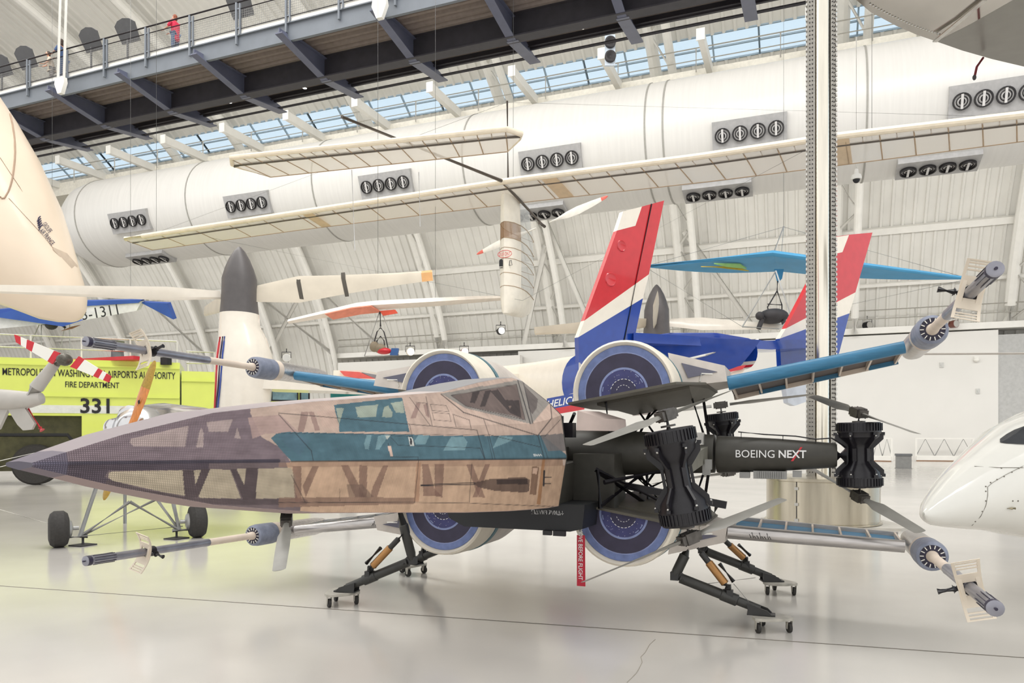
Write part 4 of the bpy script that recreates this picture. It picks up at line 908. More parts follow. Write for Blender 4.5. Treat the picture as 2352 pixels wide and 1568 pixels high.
pod_part('pod_film', (430, 508, 600, 655), (.82, .96, 1.0, .98), 4, 11, m_pf_)
for py in (508, 545, 567, 592, 625, 655):
    mb = MB(); r = pod_ring(zs(py), 1.0); mb.tube(r+[r[0]], .010, 5); obj('pod_hoop', mb, m_ribm, gl)
mb = MB(); o_ = pc+V((-.16, -.435, zs(587)-pc.z)); mb.text('DUPONT', o_, (1, 0, 0), (0, 0, 1), .10, .36, depth=.01)
k_ = [V((o_.x+.18+.22*math.cos(2*PI*i/20), o_.y-.01, o_.z+.05+.105*math.sin(2*PI*i/20))) for i in range(21)]; mb.tube(k_, .008, 4); obj('oval_logo', mb, mat('red logo ink', (214, 62, 66), .6), gl)
mb = MB(); e_ = pc+V((-.10, -.44, zs(604)-pc.z)); mb.box(e_, (.11, .015, .17)); mb.ell(e_+V((0, 0, .08)), (.055, .008, .05), 10, 6); mb.box(e_-V((0, 0, .125)), (.10, .015, .02)); obj('black_emblem', mb, m_ink, gl)
mb = MB(); e_ = pc+V((.17, -.36, zs(603)-pc.z)); mb.tube([e_+V((-.045, 0, -.07)), e_+V((-.02, 0, .08)), e_+V((.02, 0, .08)), e_+V((.045, 0, -.07)), e_+V((-.045, 0, -.07))], .009, 5); obj('outline_emblem', mb, m_ink, gl)
hub = B2; m_pb = mat('pale pusher blade', (240, 236, 226), .35)
for tipc, nm in (((1396, 450), 1), ((1095, 584), -1)):
    tip = PY(tipc[0], tipc[1], hub.y-.1); d = (tip-hub).normalized(); L = (tip-hub).length; n = V((0, 1, 0)); s = d.cross(n).normalized(); mb = MB()
    rings = []
    for f, w in ((.1, .03), (.22, .05), (.38, .17), (.55, .21), (.78, .15), (.90, .10)):
        c = hub+d*(L*f); rings.append([c+s*w*.5, c+n*.02, c-s*w*.7, c-n*.02])
    mb.loft(rings); p_ = obj('propeller_blade', mb, m_pb, gl)
    mb = MB(); mb.loft([[hub+d*(L*f)+s*w*.5, hub+d*(L*f)+n*.015, hub+d*(L*f)-s*w*.7, hub+d*(L*f)-n*.015] for f, w in ((.90, .10), (.97, .07), (1.0, .02))]); obj('red_tip', mb, mat('coral tip', (226, 112, 98), .5), p_)
mb = MB(); mb.tube([hub-V((0, .3, 0)), hub+V((0, .15, 0))], .05, 10); obj('propeller_hub', mb, m_pole, gl)
for px in (340, 1165, 2000): a, b = wing_at(px); cable(gl, a.lerp(b, .3), 14)

# ------------------------------------------------------------------ delta tail cone (far left, overhead)
tc_ = thing('jet_tail_cone', 'cream jet tail cone with small airline lettering, cut by the left photo edge', 'aircraft', (-15, 13, 5))
m_tc = mat('warm cream jet paint', (240, 222, 200), .35, var=.03, scale=.8, coat=.2)
YT = 17.5
def sil_ring(U, L, Y=YT, n=36):
    a, b = C(U[0], U[1], Y), C(L[0], L[1], Y); c = (a+b)/2; e = (a-b)/2
    return [c+e*math.cos(2*PI*j/n)+FW*(e.length*.9*math.sin(2*PI*j/n)) for j in range(n)]
SIL = [((-150, 20), (-700, 300)), ((0, 240), (-460, 470)), ((60, 338), (-300, 560)), ((120, 462), (-170, 640)), ((150, 545), (-80, 672)), ((168, 600), (-20, 692)), ((184, 645), (45, 715)), ((193, 682), (90, 732)), ((194, 708), (130, 739)), ((188, 726), (160, 740)), ((180, 734), (172, 738))]
mb = MB(); mb.loft([sil_ring(u, l) for u, l in SIL]); obj('cone_skin', mb, m_tc, tc_, sharp=60)
# surface lettering, door outline and the recessed vent lip
from mathutils.bvhtree import BVHTree
cone_bvh = BVHTree.FromPolygons([V(v) for v in mb.v], mb.f)
def hit(bvh, px, py, lift=.015):
    d = ray(px, py).normalized(); h = bvh.ray_cast(O_, d)
    return (h[0]+(h[1] if h[1].dot(d) < 0 else -h[1])*lift) if h[0] is not None else None
def surf_text(bvh, s, px, py, ang, h, wdt, parent, m, nm='lettering', lift=.02, shear=0, bold=0):
    """lettering laid on a curved skin: measured baseline, each glyph vertex dropped on the skin"""
    t = MB(); t.text(s, (0, 0, 0), (1, 0, 0), (0, 1, 0), h, wdt, depth=0, shear=shear, bold=bold)
    ca, sa = math.cos(ang), math.sin(ang); vs = []
    for x, y, z in t.v:
        q = hit(bvh, px+x*ca+y*sa, py+x*sa-y*ca, lift)
        if q is None: return None
        vs.append(q)
    t.v = [tuple(q) for q in vs]; return obj(nm, t, m, parent)
m_navy = mat('navy lettering', (48, 44, 78), .5)
surf_text(cone_bvh, 'GROUPE', 95, 516, math.radians(52), 11, 26, tc_, m_navy)
surf_text(cone_bvh, 'AIR FRANCE', 89, 531, math.radians(50), 11, 44, tc_, m_navy)
mb = MB()
for k in range(5):
    q = [hit(cone_bvh, 88+k*1.0+dx, 497+k*5+dy) for dx, dy in ((-3, 12), (0, 4), (4, 0))]
    mb.tube(q, .012, 5)
obj('striped_emblem', mb, m_navy, tc_)
mb = MB(); q = [hit(cone_bvh, *p) for p in ((0, 452), (4, 456), (10, 455), (19, 440), (24, 426), (28, 410), (31, 390), (33, 370), (34, 350), (33.5, 330), (31, 305), (27, 283), (22, 262))]; q = [x for x in q if x is not None]; mb.tube(q, .018, 5); obj('hatch_outline', mb, mat('tan seal', (176, 150, 128), .6), tc_)
mb = MB()
for pts in (((0, 362), (45, 430), (120, 560)), ((20, 455), (80, 520), (122, 570))):
    q = [hit(cone_bvh, *p, .006) for p in pts]; q = [x for x in q if x is not None]
    if len(q) > 1: mb.tube(q, .006, 4)
obj('panel_seam', mb, mat('tan seal', (176, 150, 128), .6), tc_)
q = [hit(cone_bvh, px, py, l) for px, py, l in ((121, 568, .02), (152, 582, .02), (177, 610, .015), (164, 612, .012))]
if all(x is not None for x in q):
    mb = MB(); mb.loft([q, [x+V((.01, -.01, -.06)) for x in q]]); obj('vent_lip', mb, mat('shaded cream lip', (206, 188, 168), .5), tc_)
cable(tc_, C(-60, 400, YT), 9, .008); cable(tc_, C(-150, 300, YT), 9, .008)

# ------------------------------------------------------------------ tiltrotor
tr = thing('tiltrotor_aircraft', 'white and blue tiltrotor with upright grey spinners and red white blue twin tail fins', 'aircraft', (0, 16, 0))
m_spin = mat('charcoal spinner', (92, 88, 88), .45, var=.05, scale=8); m_tan = mat('warm grey rotor blade', (206, 196, 178), .45, var=.04, scale=3); m_tw = mat('gloss cream white', (240, 232, 218), .22, var=.02, coat=.4)
m_tred = mat('gloss signal red', (206, 40, 50), .22, var=.04, coat=.5); m_tblue = mat('gloss royal blue', (26, 66, 158), .16, var=.06, coat=.6); m_boot = mat('dark blade boot', (70, 64, 54), .6); m_ntip = mat('orange blade tip', (226, 172, 112), .5)
def nacelle(px, pys, ws, Y, blades, stripes):
    nc = None; mb = MB()
    X = lambda w: w*Y/F_PX
    ring = lambda py, w, sq=0, dx=0: [C(px+dx, py, Y)+RT*(X(w)*math.cos(2*PI*j/24))*(1)+FW*(X(w)*1.15*math.sin(2*PI*j/24)) for j in range(24)]
    y0, y1, y2, y3 = pys; w = ws
    mb.loft([ring(y1+4, w*1.02), ring(y1+30, w*1.05), ring(y1+60, w*1.25, dx=8), ring(y1+105, w*1.48, dx=12), ring(y1+(y3-y1)*.6, w*1.5, dx=12), ring(y3, w*1.38, dx=8)]); nc = obj('engine_nacelle', mb, m_tw, tr)
    mb = MB(); h = y1-y0
    mb.loft([ring(y1+4, w*1.0), ring(y1-h*.15, w*.94), ring(y1-h*.28, w*.92), ring(y1-h*.5, w*.90), ring(y1-h*.66, w*.74), ring(y1-h*.8, w*.54), ring(y1-h*.92, w*.30), ring(y1-h*.985, w*.10), ring(y0, w*.01)]); sp_ = obj('spinner', mb, m_spin, nc)
    if stripes:
        for k, (cx, cm, ww) in enumerate(((-.84, m_tred, .09), (-.72, m_navy, .05), (-.64, m_tblue, .05))):
            a = math.acos(cx); mb = MB(); pts = []
            for i in range(15):
                f = i/14; py = 780+f*(y3-780); dx = 8+4*min(1, f*4); wd = w*(1.26+.24*min(1, f*4)); aa = a-.30+.34*f*f*1.0
                pts.append(C(px+dx, py, Y)+RT*(X(wd)*math.cos(aa))-FW*(X(wd)*1.15*math.sin(aa)))
            mb.tube(pts, X(2.6 if k == 0 else 1.8), 6); obj('pinstripe', mb, cm, nc)
    hub = C(px, y1-h*.26, Y)
    for (tx, ty, TY, w0, w1, mm, boots) in blades:
        tip = C(tx, ty, TY); d = (tip-hub).normalized(); L = (tip-hub).length; s = d.cross(FW).normalized()
        tw = math.radians(18); s = (s*math.cos(tw)+FW*math.sin(tw)).normalized(); n = d.cross(s); mb = MB(); rings = []
        for f, wk in ((.08, w0*.8), (.16, w0), (.30, w0*1.35), (.5, (w0+w1)*.62), (.8, w1), (1.0, w1*.8)):
            c = hub+d*(L*f); rings.append([c+s*(wk*.5), c+s*(wk*.25)+n*.03, c-s*(wk*.5), c+s*(wk*.25)-n*.03])
        mb.loft(rings); b_ = obj('rotor_blade', mb, mm, nc)
        if boots:
            for f in boots:
                c = hub+d*(L*f); wk = w0*1.2; mb = MB(); mb.loft([[c+d*e+s*(wk*.52), c+d*e+s*(wk*.25)+n*.038, c+d*(e+.05)-s*(wk*.52), c+d*e+s*(wk*.25)-n*.038] for e in (-.04, .04)]); obj('blade_boot', mb, m_boot, b_)
            c = hub+d*(L*.97); mb = MB(); mb.loft([[c+d*e+s*(w1*.43), c+d*e+s*(w1*.2)+n*.034, c+d*e-s*(w1*.43), c+d*e+s*(w1*.2)-n*.034] for e in (-.12, .11)]); obj('blade_tip', mb, m_ntip, b_)
    return nc
nacelle(550, (566, 718, 0, 950), 42, 15.0, [(994, 632, 15.6, .46, .30, m_tan, (.30, .53)), (-60, 662, 13.0, .20, .17, m_tw, None), (470, 715, 18.5, .3, .3, m_tan, None)], True)
nacelle(1508, (653, 770, 0, 850), 31, 21.0, [(1228, 760, 19.5, .30, .26, m_tan, None), (1850, 752, 21.5, .30, .2, m_tw, None), (1505, 690, 18.2, .5, .62, m_tan, None)], False)
# rear fuselage, coloured bands follow the paint scheme
FC = [((1712, 812), 36, 13.4), ((1640, 812), 48, 13.8), ((1540, 822), 58, 14.3), ((1430, 845), 66, 15.2), ((1330, 876), 62, 16.4), ((1230, 893), 62, 18), ((1100, 905), 58, 20), ((980, 915), 46, 22)]
def fring(c, r, Y, n=24):
    o = C(c[0], c[1], Y); return [o+RT*(.4*r*Y/F_PX*math.cos(2*PI*j/n)*1.5)-FW*(r*Y/F_PX*math.cos(2*PI*j/n)*.55)+V((0, 0, r*Y/F_PX*math.sin(2*PI*j/n))) for j in range(n)]
fr = [fring(*f) for f in FC]
def band(nm, i0, i1, j0, j1, m):
    mb = MB(); mb.loft([[fr[i][j % 24] for j in range(j0, j1+1)] for i in range(i0, i1+1)], (0, 0), closed=False); return obj(nm, mb, m, tr, sharp=60)
band('tail_blue_skin', 0, 4, -2, 14, m_tblue); band('tail_white_band', 0, 4, -3, -2, m_tw); band('tail_red_band', 0, 4, -4, -3, m_tred); band('tail_belly', 0, 4, 14, 20, m_tw)
band('cabin_cream_roof', 4, 7, 1, 14, m_tw); band('cabin_blue_band', 4, 7, -1, 1, m_tblue); band('cabin_navy_band', 4, 7, -3, -1, m_tblue); band('cabin_red_band', 4, 7, -4, -3, m_tred); band('cabin_belly', 4, 7, 14, 20, m_tw)
mb = MB(); c = fr[0]; mb.add(c, [tuple(range(24))]); obj('tail_cap', mb, m_tblue, tr)
mb = MB(); mb.tube([C(1735, 786, 13.2), C(1600, 822, 13.5)], .03, 8); obj('white_piping', mb, m_whp, tr)
mb = MB(); mb.slab([C(1450, 772, 13.2), C(1742, 782, 13.0), C(1730, 800, 13.0), C(1690, 850, 13.1), C(1560, 850, 13.2), C(1400, 842, 13.6)], FW*.22); tb_ = obj('tail_boom_side', mb, m_tblue, tr)
mb = MB(); mb.slab([C(1660, 848, 13.08), C(1712, 838, 13.0), C(1704, 848, 13.0), C(1650, 860, 13.08)], FW*.1); obj('red_flash', mb, m_tred, tb_)
mb = MB(); mb.slab([C(1660, 860, 13.10), C(1712, 846, 13.05), C(1697, 864, 13.05), C(1640, 874, 13.1)], FW*.1); obj('white_flash', mb, m_tw, tb_)
mb = MB(); mb.tube([C(1742, 780, 12.98), C(1620, 815, 13.0), C(1530, 836, 13.05)], .022, 8); obj('white_piping', mb, m_whp, tb_)
mb = MB(); o_ = C(1329, 862, 12.62); mb.text('NASA', o_, RT+V((0, 0, .12)), V((0, 0, 1)), .22, .66, depth=.012); obj('lettering', mb, m_wht, tr)
# HELICOPTER band plate
mb = MB(); A_, B_, C_, D_ = C(1256, 915, 15.2), C(1342, 899, 14.9), C(1342, 925, 14.9), C(1256, 941, 15.2); mb.slab([A_, B_, C_, D_], FW*.05); pl_ = obj('name_band', mb, m_tblue, tr)
mb = MB(); mb.slab([D_, C_, C(1342, 940, 14.9), C(1256, 955, 15.2)], FW*.05); obj('red_band', mb, m_tred, pl_)
mb = MB(); mb.text('HELICOPTER', lp(A_, D_, .86)+V((0, 0, 0))-FW*.03, (B_-A_), V((0, 0, 1)), .15, 1.15, bold=.015, shear=.2, depth=.0); obj('lettering', mb, m_wht, pl_)
# twin fins and stabiliser
def fin(nm, quads, p0, nrm, th):
    f = None
    for k, (q, m, n_) in enumerate(quads):
        pts = [PP(px, py, p0, nrm) for px, py in q]; mb = MB(); mb.slab(pts, V(nrm).normalized()*(th+.002*k))
        if f is None: f = obj(nm, mb, m, tr)
        else: obj(n_, mb, m, f)
    return f
nf = (FW*.75-RT*.45).normalized()*-1
p0 = C(1430, 700, 12.7)
f1 = fin('tail_fin', [([(1338, 737), (1413, 531), (1455, 520), (1470, 476), (1521, 462), (1486, 631)], m_tred, ''), ([(1413, 531), (1427, 487), (1470, 476), (1455, 520)], m_tw, 'white_tip'), ([(1324, 775), (1338, 737), (1486, 631), (1472, 686)], m_tw, 'white_stripe'), ([(1326, 832), (1324, 775), (1472, 686), (1451, 786)], m_tblue, 'blue_base')], p0, nf, .10)
mb = MB(); mb.tube([PP(1497, 468, p0-nf*-.06, nf), PP(1432, 790, p0-nf*-.06, nf)], .012, 5); obj('rudder_hinge', mb, m_ink, f1)
mb = MB(); mb.tube([PP(1344, 828, p0+nf*.06, nf), PP(1452, 788, p0+nf*.06, nf)], .02, 6); obj('fin_piping', mb, m_whp, f1)
for px, py, r in ((1423, 566, .10), (1398, 643, .12)):
    q = PP(px, py, p0, nf); mb = MB(); mb.lathe(q, nf, [(.05, r), (.065, r*.9), (.055, r*.7), (.055, 0)], 20, (0, 0)); obj('round_cover', mb, m_tred, f1)
p0 = C(1900, 680, 15.4)
fin('tail_fin', [([(1800, 755), (1910, 545), (1945, 540), (1999, 535), (1960, 672)], m_tred, ''), ([(1886, 590), (1905, 547), (1945, 541), (1930, 580)], m_tw, 'white_tip'), ([(1786, 778), (1800, 755), (1960, 672), (1946, 720)], m_tw, 'white_stripe'), ([(1790, 860), (1786, 778), (1946, 720), (1922, 812), (1870, 842)], m_tblue, 'blue_base'), ([(1800, 862), (1870, 842), (1868, 868), (1800, 884)], m_tred, 'red_stripe'), ([(1798, 884), (1868, 868), (1868, 915), (1820, 932), (1805, 925)], mat('pale blue grey skin', (214, 220, 230), .3), 'lower_fin')], p0, nf, .10)
mb = MB(); mb.slab([C(1450, 768, 12.9), C(1750, 786, 13.6), C(1880, 782, 15.1), C(1880, 800, 15.2), C(1760, 806, 13.6), C(1450, 790, 12.9)], FW*.5); obj('stabiliser', mb, m_tblue, tr)
mb = MB(); mb.slab([C(610, 868, 15.2), C(900, 875, 17.5), C(1480, 850, 20.8), C(1480, 880, 20.8), C(900, 905, 17.5), C(610, 896, 15.2)], FW*1.2); obj('wing', mb, m_tw, tr)
mb = MB()
for q in (C(800, 1000, 18.5), C(1250, 1000, 18.8), C(1120, 1000, 20.5)):
    b_ = V((q.x, q.y, 0)); mb.tube([b_+V((0, 0, .3)), b_+V((0, 0, 1.9))], .06, 8); mb.lathe(b_+V((-.09, 0, .3)), (1, 0, 0), [(0, .22), (.02, .30), (.16, .30), (.18, .22)], 18)
obj('landing_gear', mb, m_grey, tr)

# ------------------------------------------------------------------ red, white and teal light aircraft behind
la = thing('light_aircraft', 'red and white light aircraft with teal belly behind the left upper barrel', 'aircraft', (-6, 21, 0))
cs_ = [((620, 882), 12, 20), ((780, 872), 26, 20), ((860, 880), 30, 20.3), ((960, 890), 30, 21)]
def hull(nm, pts, m, Y, th): mb = MB(); mb.slab([C(px, py, Y+2.6) for px, py in pts], FW*th); return obj(nm, mb, m, la)
hull('wing', [(622, 868), (780, 868), (905, 893), (905, 905), (622, 890)], m_tw, 20.6, 1.0)
hull('wing_tip', [(622, 888), (880, 893), (900, 900), (622, 897)], m_crm, 20.2, .9)
h_ = hull('fuselage', [(776, 854), (850, 854), (905, 868), (960, 880), (960, 940), (776, 940)], m_tw, 21.6, 1.2)
hull('red_panel', [(790, 855), (835, 858), (888, 880), (880, 884), (800, 866)], mat('coral red skin', (222, 98, 92), .4), 21.5, 1.22); hull('grey_panel', [(838, 858), (895, 868), (900, 880), (890, 882)], mat('slate skin', (138, 136, 142), .4), 21.5, 1.21)
hull('teal_belly', [(770, 902), (960, 912), (960, 950), (770, 950)], mat('teal skin', (28, 138, 140), .4), 21.4, 1.24); hull('mint_panel', [(783, 894), (900, 906), (960, 914), (770, 904)], mat('mint skin', (150, 200, 192), .4), 21.42, 1.22)
mb = MB()
for px in (800, 930):
    b_ = C(px, 1000, 24.8); b_.z = 0; mb.tube([b_+V((0, 0, .25)), b_+V((0, 0, 2.4))], .05, 8); mb.lathe(b_+V((-.07, 0, .25)), (1, 0, 0), [(0, .2), (.14, .25), (.14, .2)], 16)
obj('landing_gear', mb, m_grey, la)
# ------------------------------------------------------------------ hang gliders and ultralight
m_alt = mat('glider tube', (206, 206, 204), .35, metal=.4); m_sky = mat('sky blue sailcloth', (78, 158, 204), .55, var=.05, scale=2); m_yel = mat('yellow sailcloth', (238, 200, 70), .55); m_grn = mat('lime sailcloth', (150, 200, 120), .55); m_har = mat('dark harness', (62, 60, 62), .7, var=.1)
Y = 21.0
hg = thing('hang_glider', 'sky blue hang glider with yellow trailing edge hanging at right behind the perforated mast', 'hang glider', C(1775, 600, Y))
nose, lt, rt_ = C(1775, 582, Y), C(1480, 612, Y+.6), C(2228, 640, Y-2.2)
keel = C(1790, 640, Y+2.6)
def sail(nm, pts, m, th=.04): mb = MB(); mb.slab(pts, (0, 0, th)); return obj(nm, mb, m, hg)
mb = MB(); mb.tube([lt, nose, rt_], [.04, .09, .04], 10); obj('leading_edge', mb, m_sky, hg)
mb = MB(); n_ = 14
for side, tip in ((0, lt), (1, rt_)):
    rings = []
    for i in range(n_+1):
        f = i/n_; a = nose.lerp(tip, f); tr_ = C(1790, 622, Y+2.0).lerp(tip, f)-V((0, 0, .10*math.sin(PI*f)))
        rings.append([a+V((0, 0, .04)), a.lerp(tr_, .4)+V((0, 0, .02)), tr_, tr_-V((0, 0, .015)), a.lerp(tr_, .4)-V((0, 0, .02)), a-V((0, 0, .05))])
    mb.loft(rings)
sl_ = obj('sail', mb, m_sky, hg)
mb = MB(); q = [C(1610, 612, Y+.3), C(1690, 612, Y+.9), C(1720, 622, Y+1.1), C(1640, 613, Y+.5)]; mb.slab(q, (0, 0, .02)); obj('yellow_edge', mb, m_yel, sl_)
mb = MB(); q = [C(1640, 605, Y+.2), C(1700, 606, Y+.6), C(1715, 616, Y+.9), C(1670, 612, Y+.5)]; mb.slab(q, (0, 0, .03)); obj('lime_panel', mb, m_grn, sl_)
mb = MB(); mb.slab([C(1778, 618, Y+.9), C(1800, 618, Y+.9), C(1796, 640, Y+.9), C(1786, 650, Y+.9)], FW*.03); obj('keel_pocket', mb, m_sky, sl_)
mb = MB(); mb.tube([C(1774, 588, Y), C(1800, 520, Y)], .025, 8); obj('king_post', mb, m_alt, hg)
apex, cl_, cr_ = C(1782, 622, Y), C(1705, 750, Y), C(1818, 728, Y-1.0)
mb = MB(); mb.tube([apex, cl_], .022, 8); mb.tube([apex, cr_], .022, 8); mb.tube([cl_, C(1790, 755, Y-.6), cr_], .022, 8); obj('control_frame', mb, m_alt, hg)
for a, b in ((C(1800, 521, Y), lt), (C(1800, 521, Y), rt_), (C(1800, 521, Y), keel), (cl_, lt), (cr_, rt_)):
    mb = MB(); mb.tube([a, b], .005, 4); obj('bracing_wire', mb, m_wire, hg)
mb = MB(); t_ = C(1786, 645, Y+.4); mb.tube([t_, C(1785, 668, Y+.4), C(1763, 705, Y+.3), C(1768, 730, Y+.3)], .02, 6); mb.tube([C(1785, 668, Y+.4), C(1796, 700, Y+.4), C(1796, 735, Y+.4)], .02, 6); mb.tube([C(1763, 698, Y+.3), C(1795, 700, Y+.4)], .015, 6); obj('harness_strap', mb, m_har, hg)
mb = MB(); c = C(1776, 726, Y+.2); mb.ell(c, (.42, .3, .22), 14, 8); mb.tube([c+V((-.2, 0, .1)), C(1750, 735, Y), C(1742, 755, Y)], .07, 8); mb.tube([c+V((.2, 0, .1)), C(1800, 738, Y), C(1806, 758, Y)], .07, 8); mb.ell(C(1745, 725, Y), (.12, .12, .12)); obj('harness', mb, m_har, hg)
cable(hg, C(1800, 521, Y), 12)

Y = 22.0
h2 = thing('hang_glider', 'slim white hang glider with coral red tail and seated harness hanging above the gallery', 'hang glider', C(870, 710, Y))
tips = [(663, 735, 20.6, .06), (760, 718, 21.2, .24), (825, 706, 21.6, .34), (870, 702, 22, .38), (1000, 694, 22.6, .34), (1100, 686, 23.2, .22), (1165, 681, 23.6, .08)]
mb = MB(); rings = []
for px, py, yy, w in tips:
    c = C(px, py, yy); rings.append([c+V((0, -w*1.1, -.05)), c+V((0, -w*.4, w*.34)), c+V((0, w, w*.22)), c+V((0, w*1.6, 0)), c+V((0, w*.3, -.10))])
mb.loft(rings); obj('wing', mb, mat('white sailcloth', (246, 236, 224), .5, var=.03), h2)
mb = MB(); rings = []
for px, py, yy, w in tips[1:4]: c = C(px, py+2, yy-.05); rings.append([c+V((0, -w*1.2, -.06)), c+V((0, -w*1.1, -.03)), c+V((0, .2, -.13)), c+V((0, .1, -.16))])
mb.loft(rings); obj('coral_edge', mb, mat('coral sailcloth', (238, 148, 122), .5), h2)
mb = MB(); mb.slab([C(872, 714, Y), C(908, 711, Y), C(914, 719, Y), C(880, 725, Y)], FW*.05); obj('coral_tail', mb, mat('coral tail', (232, 92, 66), .5), h2)
mb = MB(); mb.tube([C(873, 715, Y), C(874, 750, Y)], .025, 6)
for dx in (-1, 1): mb.tube([C(874, 752, Y), C(874+dx*8, 762, Y), C(874+dx*13, 780, Y), C(874+dx*18, 803, Y)], .02, 6); mb.tube([C(874, 772, Y+.1), C(874+dx*8, 782, Y+.1), C(874+dx*10, 800, Y+.1)], .018, 6)
obj('harness_frame', mb, m_har, h2)
mb = MB(); mb.tube([C(872, 715, Y), C(837, 818, Y)], .016, 6); mb.tube([C(876, 715, Y), C(916, 815, Y)], .016, 6); mb.tube([C(837, 818, Y), C(916, 815, Y)], .014, 6); obj('control_frame', mb, m_alt, h2)
mb = MB(); mb.ell(C(882, 806, Y), (.24, .2, .10)); obj('seat_cushion', mb, m_red, h2)
mb = MB(); mb.ell(C(860, 796, Y), (.14, .14, .16)); mb.ell(C(872, 800, Y), (.2, .16, .14)); obj('padding', mb, mat('khaki padding', (140, 128, 108), .7), h2)
mb = MB(); mb.slab([C(900, 800, Y), C(916, 800, Y), C(914, 816, Y), C(896, 816, Y)], FW*.15); obj('blue_bag', mb, mat('blue bag', (52, 92, 148), .6), h2)
cable(h2, C(868, 700, Y), 12); cable(h2, C(1000, 694, 22.6), 12)

Y = 28.0
ul = thing('ultralight', 'blue and white ultralight with an open engine, partly behind the cream tail cone', 'aircraft', C(120, 720, Y))
m_ub = mat('royal blue sailcloth', (44, 84, 168), .5, var=.06, scale=2)
def us(nm, pts, m, Yk, th=.10): mb = MB(); mb.slab([C(px, py, Yk) for px, py in pts], FW*.3+V((0, 0, th))); return obj(nm, mb, m, ul)
wgu = us('wing', [(-40, 725), (190, 697), (330, 690), (318, 712), (190, 735), (-40, 757)], mat('white wing cloth', (232, 232, 236), .5), Y)
us('blue_leading_edge', [(-40, 714), (190, 690), (330, 687), (322, 694), (190, 702), (-40, 730)], m_ub, Y-.05)
us('blue_keel', [(-20, 724), (60, 706), (190, 735), (150, 748), (60, 735)], m_ub, Y-.2)
us('tail_pennant', [(325, 692), (388, 695), (402, 732)], m_ub, Y+.1)
mb = MB(); mb.text('N73-1311', C(150, 742, Y-.3), RT+V((0, 0, .16)), V((0, 0, 1))-RT*.2, .40, 2.04, depth=.02); obj('lettering', mb, m_ink, ul)
mb = MB(); mb.ell(C(118, 745, Y), (.26, .2, .2)); mb.box(C(105, 740, Y), (.25, .2, .2)); mb.tube([C(150, 752, Y), C(132, 742, Y)], .05, 8); obj('engine', mb, m_har, ul)
mb = MB(); mb.slab([C(140, 760, Y), C(165, 750, Y), C(185, 746, Y), C(165, 755, Y)], FW*.04); obj('propeller', mb, mat('wood brown', (160, 116, 84), .5), ul)
for a, b in (((95, 735), (70, 790)), ((95, 740), (95, 800)), ((150, 745), (140, 795)), ((160, 745), (160, 810)), ((70, 790), (160, 810))):
    mb = MB(); mb.tube([C(a[0], a[1], Y), C(b[0], b[1], Y)], .02, 6); obj('frame_tube', mb, m_alt, ul)
cable(ul, C(120, 700, Y), 12); cable(ul, C(-10, 715, Y), 12); cable(ul, C(300, 690, Y), 12)

# ------------------------------------------------------------------ airport fire truck
ft = thing('fire_truck', 'lime yellow airport fire truck with black department lettering along its side', 'fire truck', C(200, 1000, 24.5)-V((0, 0, 1.6)))
m_lime = mat('lime yellow paint', (222, 234, 108), .28, var=.03, scale=1, coat=.4); m_ldk = mat('olive chassis', (84, 82, 52), .6, var=.15, scale=5)
P0, P1 = C(-60, 1000, 23.3), C(413, 1000, 25.4); P0.z = P1.z = 0
tx = (P1-P0).normalized(); tn = V((-tx.y, tx.x, 0)); tn = tn if tn.y > 0 else -tn
def TP(a, z, n=0): return P0+tx*a+tn*n+V((0, 0, z))
LT = (P1-P0).length
def zt(px, py):       # height on the truck's side plane
    return PP(px, py, P0, tn).z
def tb(nm, a0, a1, z0, z1, n0, n1, m, par=ft, bev=0):
    mb = MB(); mb.loft([[TP(a, z0, n0), TP(a, z1, n0), TP(a, z1, n1), TP(a, z0, n1)] for a in (a0, a1)]); return obj(nm, mb, m, par)
zT = zt(200, 826); zs1 = zt(200, 955)
body = tb('tank_body', -1.5, LT, zs1, zT, 0, 2.6, m_lime)
for py in (840, 910): mb = MB(); z = zt(200, py); mb.bar(TP(-1.5, z, -.03), TP(LT, z, -.03), .06, .05); obj('side_rib', mb, m_lime, body)
mb = MB(); z = zt(200, 940); mb.bar(TP(-1.5, z, -.01), TP(LT, z, -.01), .02, .26, up=(0, 0, 1)); obj('white_stripe', mb, mat('reflective white', (226, 228, 222), .4), body)
mb = MB(); mb.loft([[TP(a, .75, .12), TP(a, zs1, .12), TP(a, zs1, 2.5), TP(a, .75, 2.5)] for a in (-1.5, -.9)]); obj('lower_body', mb, m_lime, ft)
aw = (PP(78, 1000, P0, tn)-P0).dot(tx)
tb('lower_body', aw+1.35, LT, .55, zs1, 0, 2.6, m_lime)
mb = MB(); mb.loft([[TP(a, .45, .35), TP(a, zs1, .35), TP(a, zs1, 2.3), TP(a, .45, 2.3)] for a in (-1.5, LT)]); obj('chassis', mb, m_ldk, ft)
mb = MB(); arch = [TP(aw-1.5, .9, -.02), TP(aw-1.3, 1.62, -.02), TP(aw+.95, 1.62, -.02), TP(aw+1.6, .75, -.02)]; mb.tube(arch, .06, 6); obj('wheel_arch_rim', mb, m_ink, ft)
for aa in (aw, aw-1.75):
    mb = MB(); mb.lathe(TP(aa, .66, .05), tn, [(0, .36), (.0, .60), (.06, .66), (.50, .66), (.55, .58)], 30); w_ = obj('wheel', mb, m_rub, ft)
    mb = MB(); mb.lathe(TP(aa, .66, .02), tn, [(.05, .33), (.10, .26), (.02, .12), (.0, 0)], 20, (0, 0)); obj('hub', mb, m_ldk, w_)
t1 = MB(); zz = zt(200, 866); a_ = (PP(6, 860, P0, tn)-P0).dot(tx); b_ = (PP(403, 860, P0, tn)-P0).dot(tx)
t1.text('METROPOLITAN WASHINGTON AIRPORTS AUTHORITY', TP(a_, zz, -.02), tx, (0, 0, 1), .235, b_-a_, bold=.007, depth=0); obj('lettering', t1, m_ink, body)
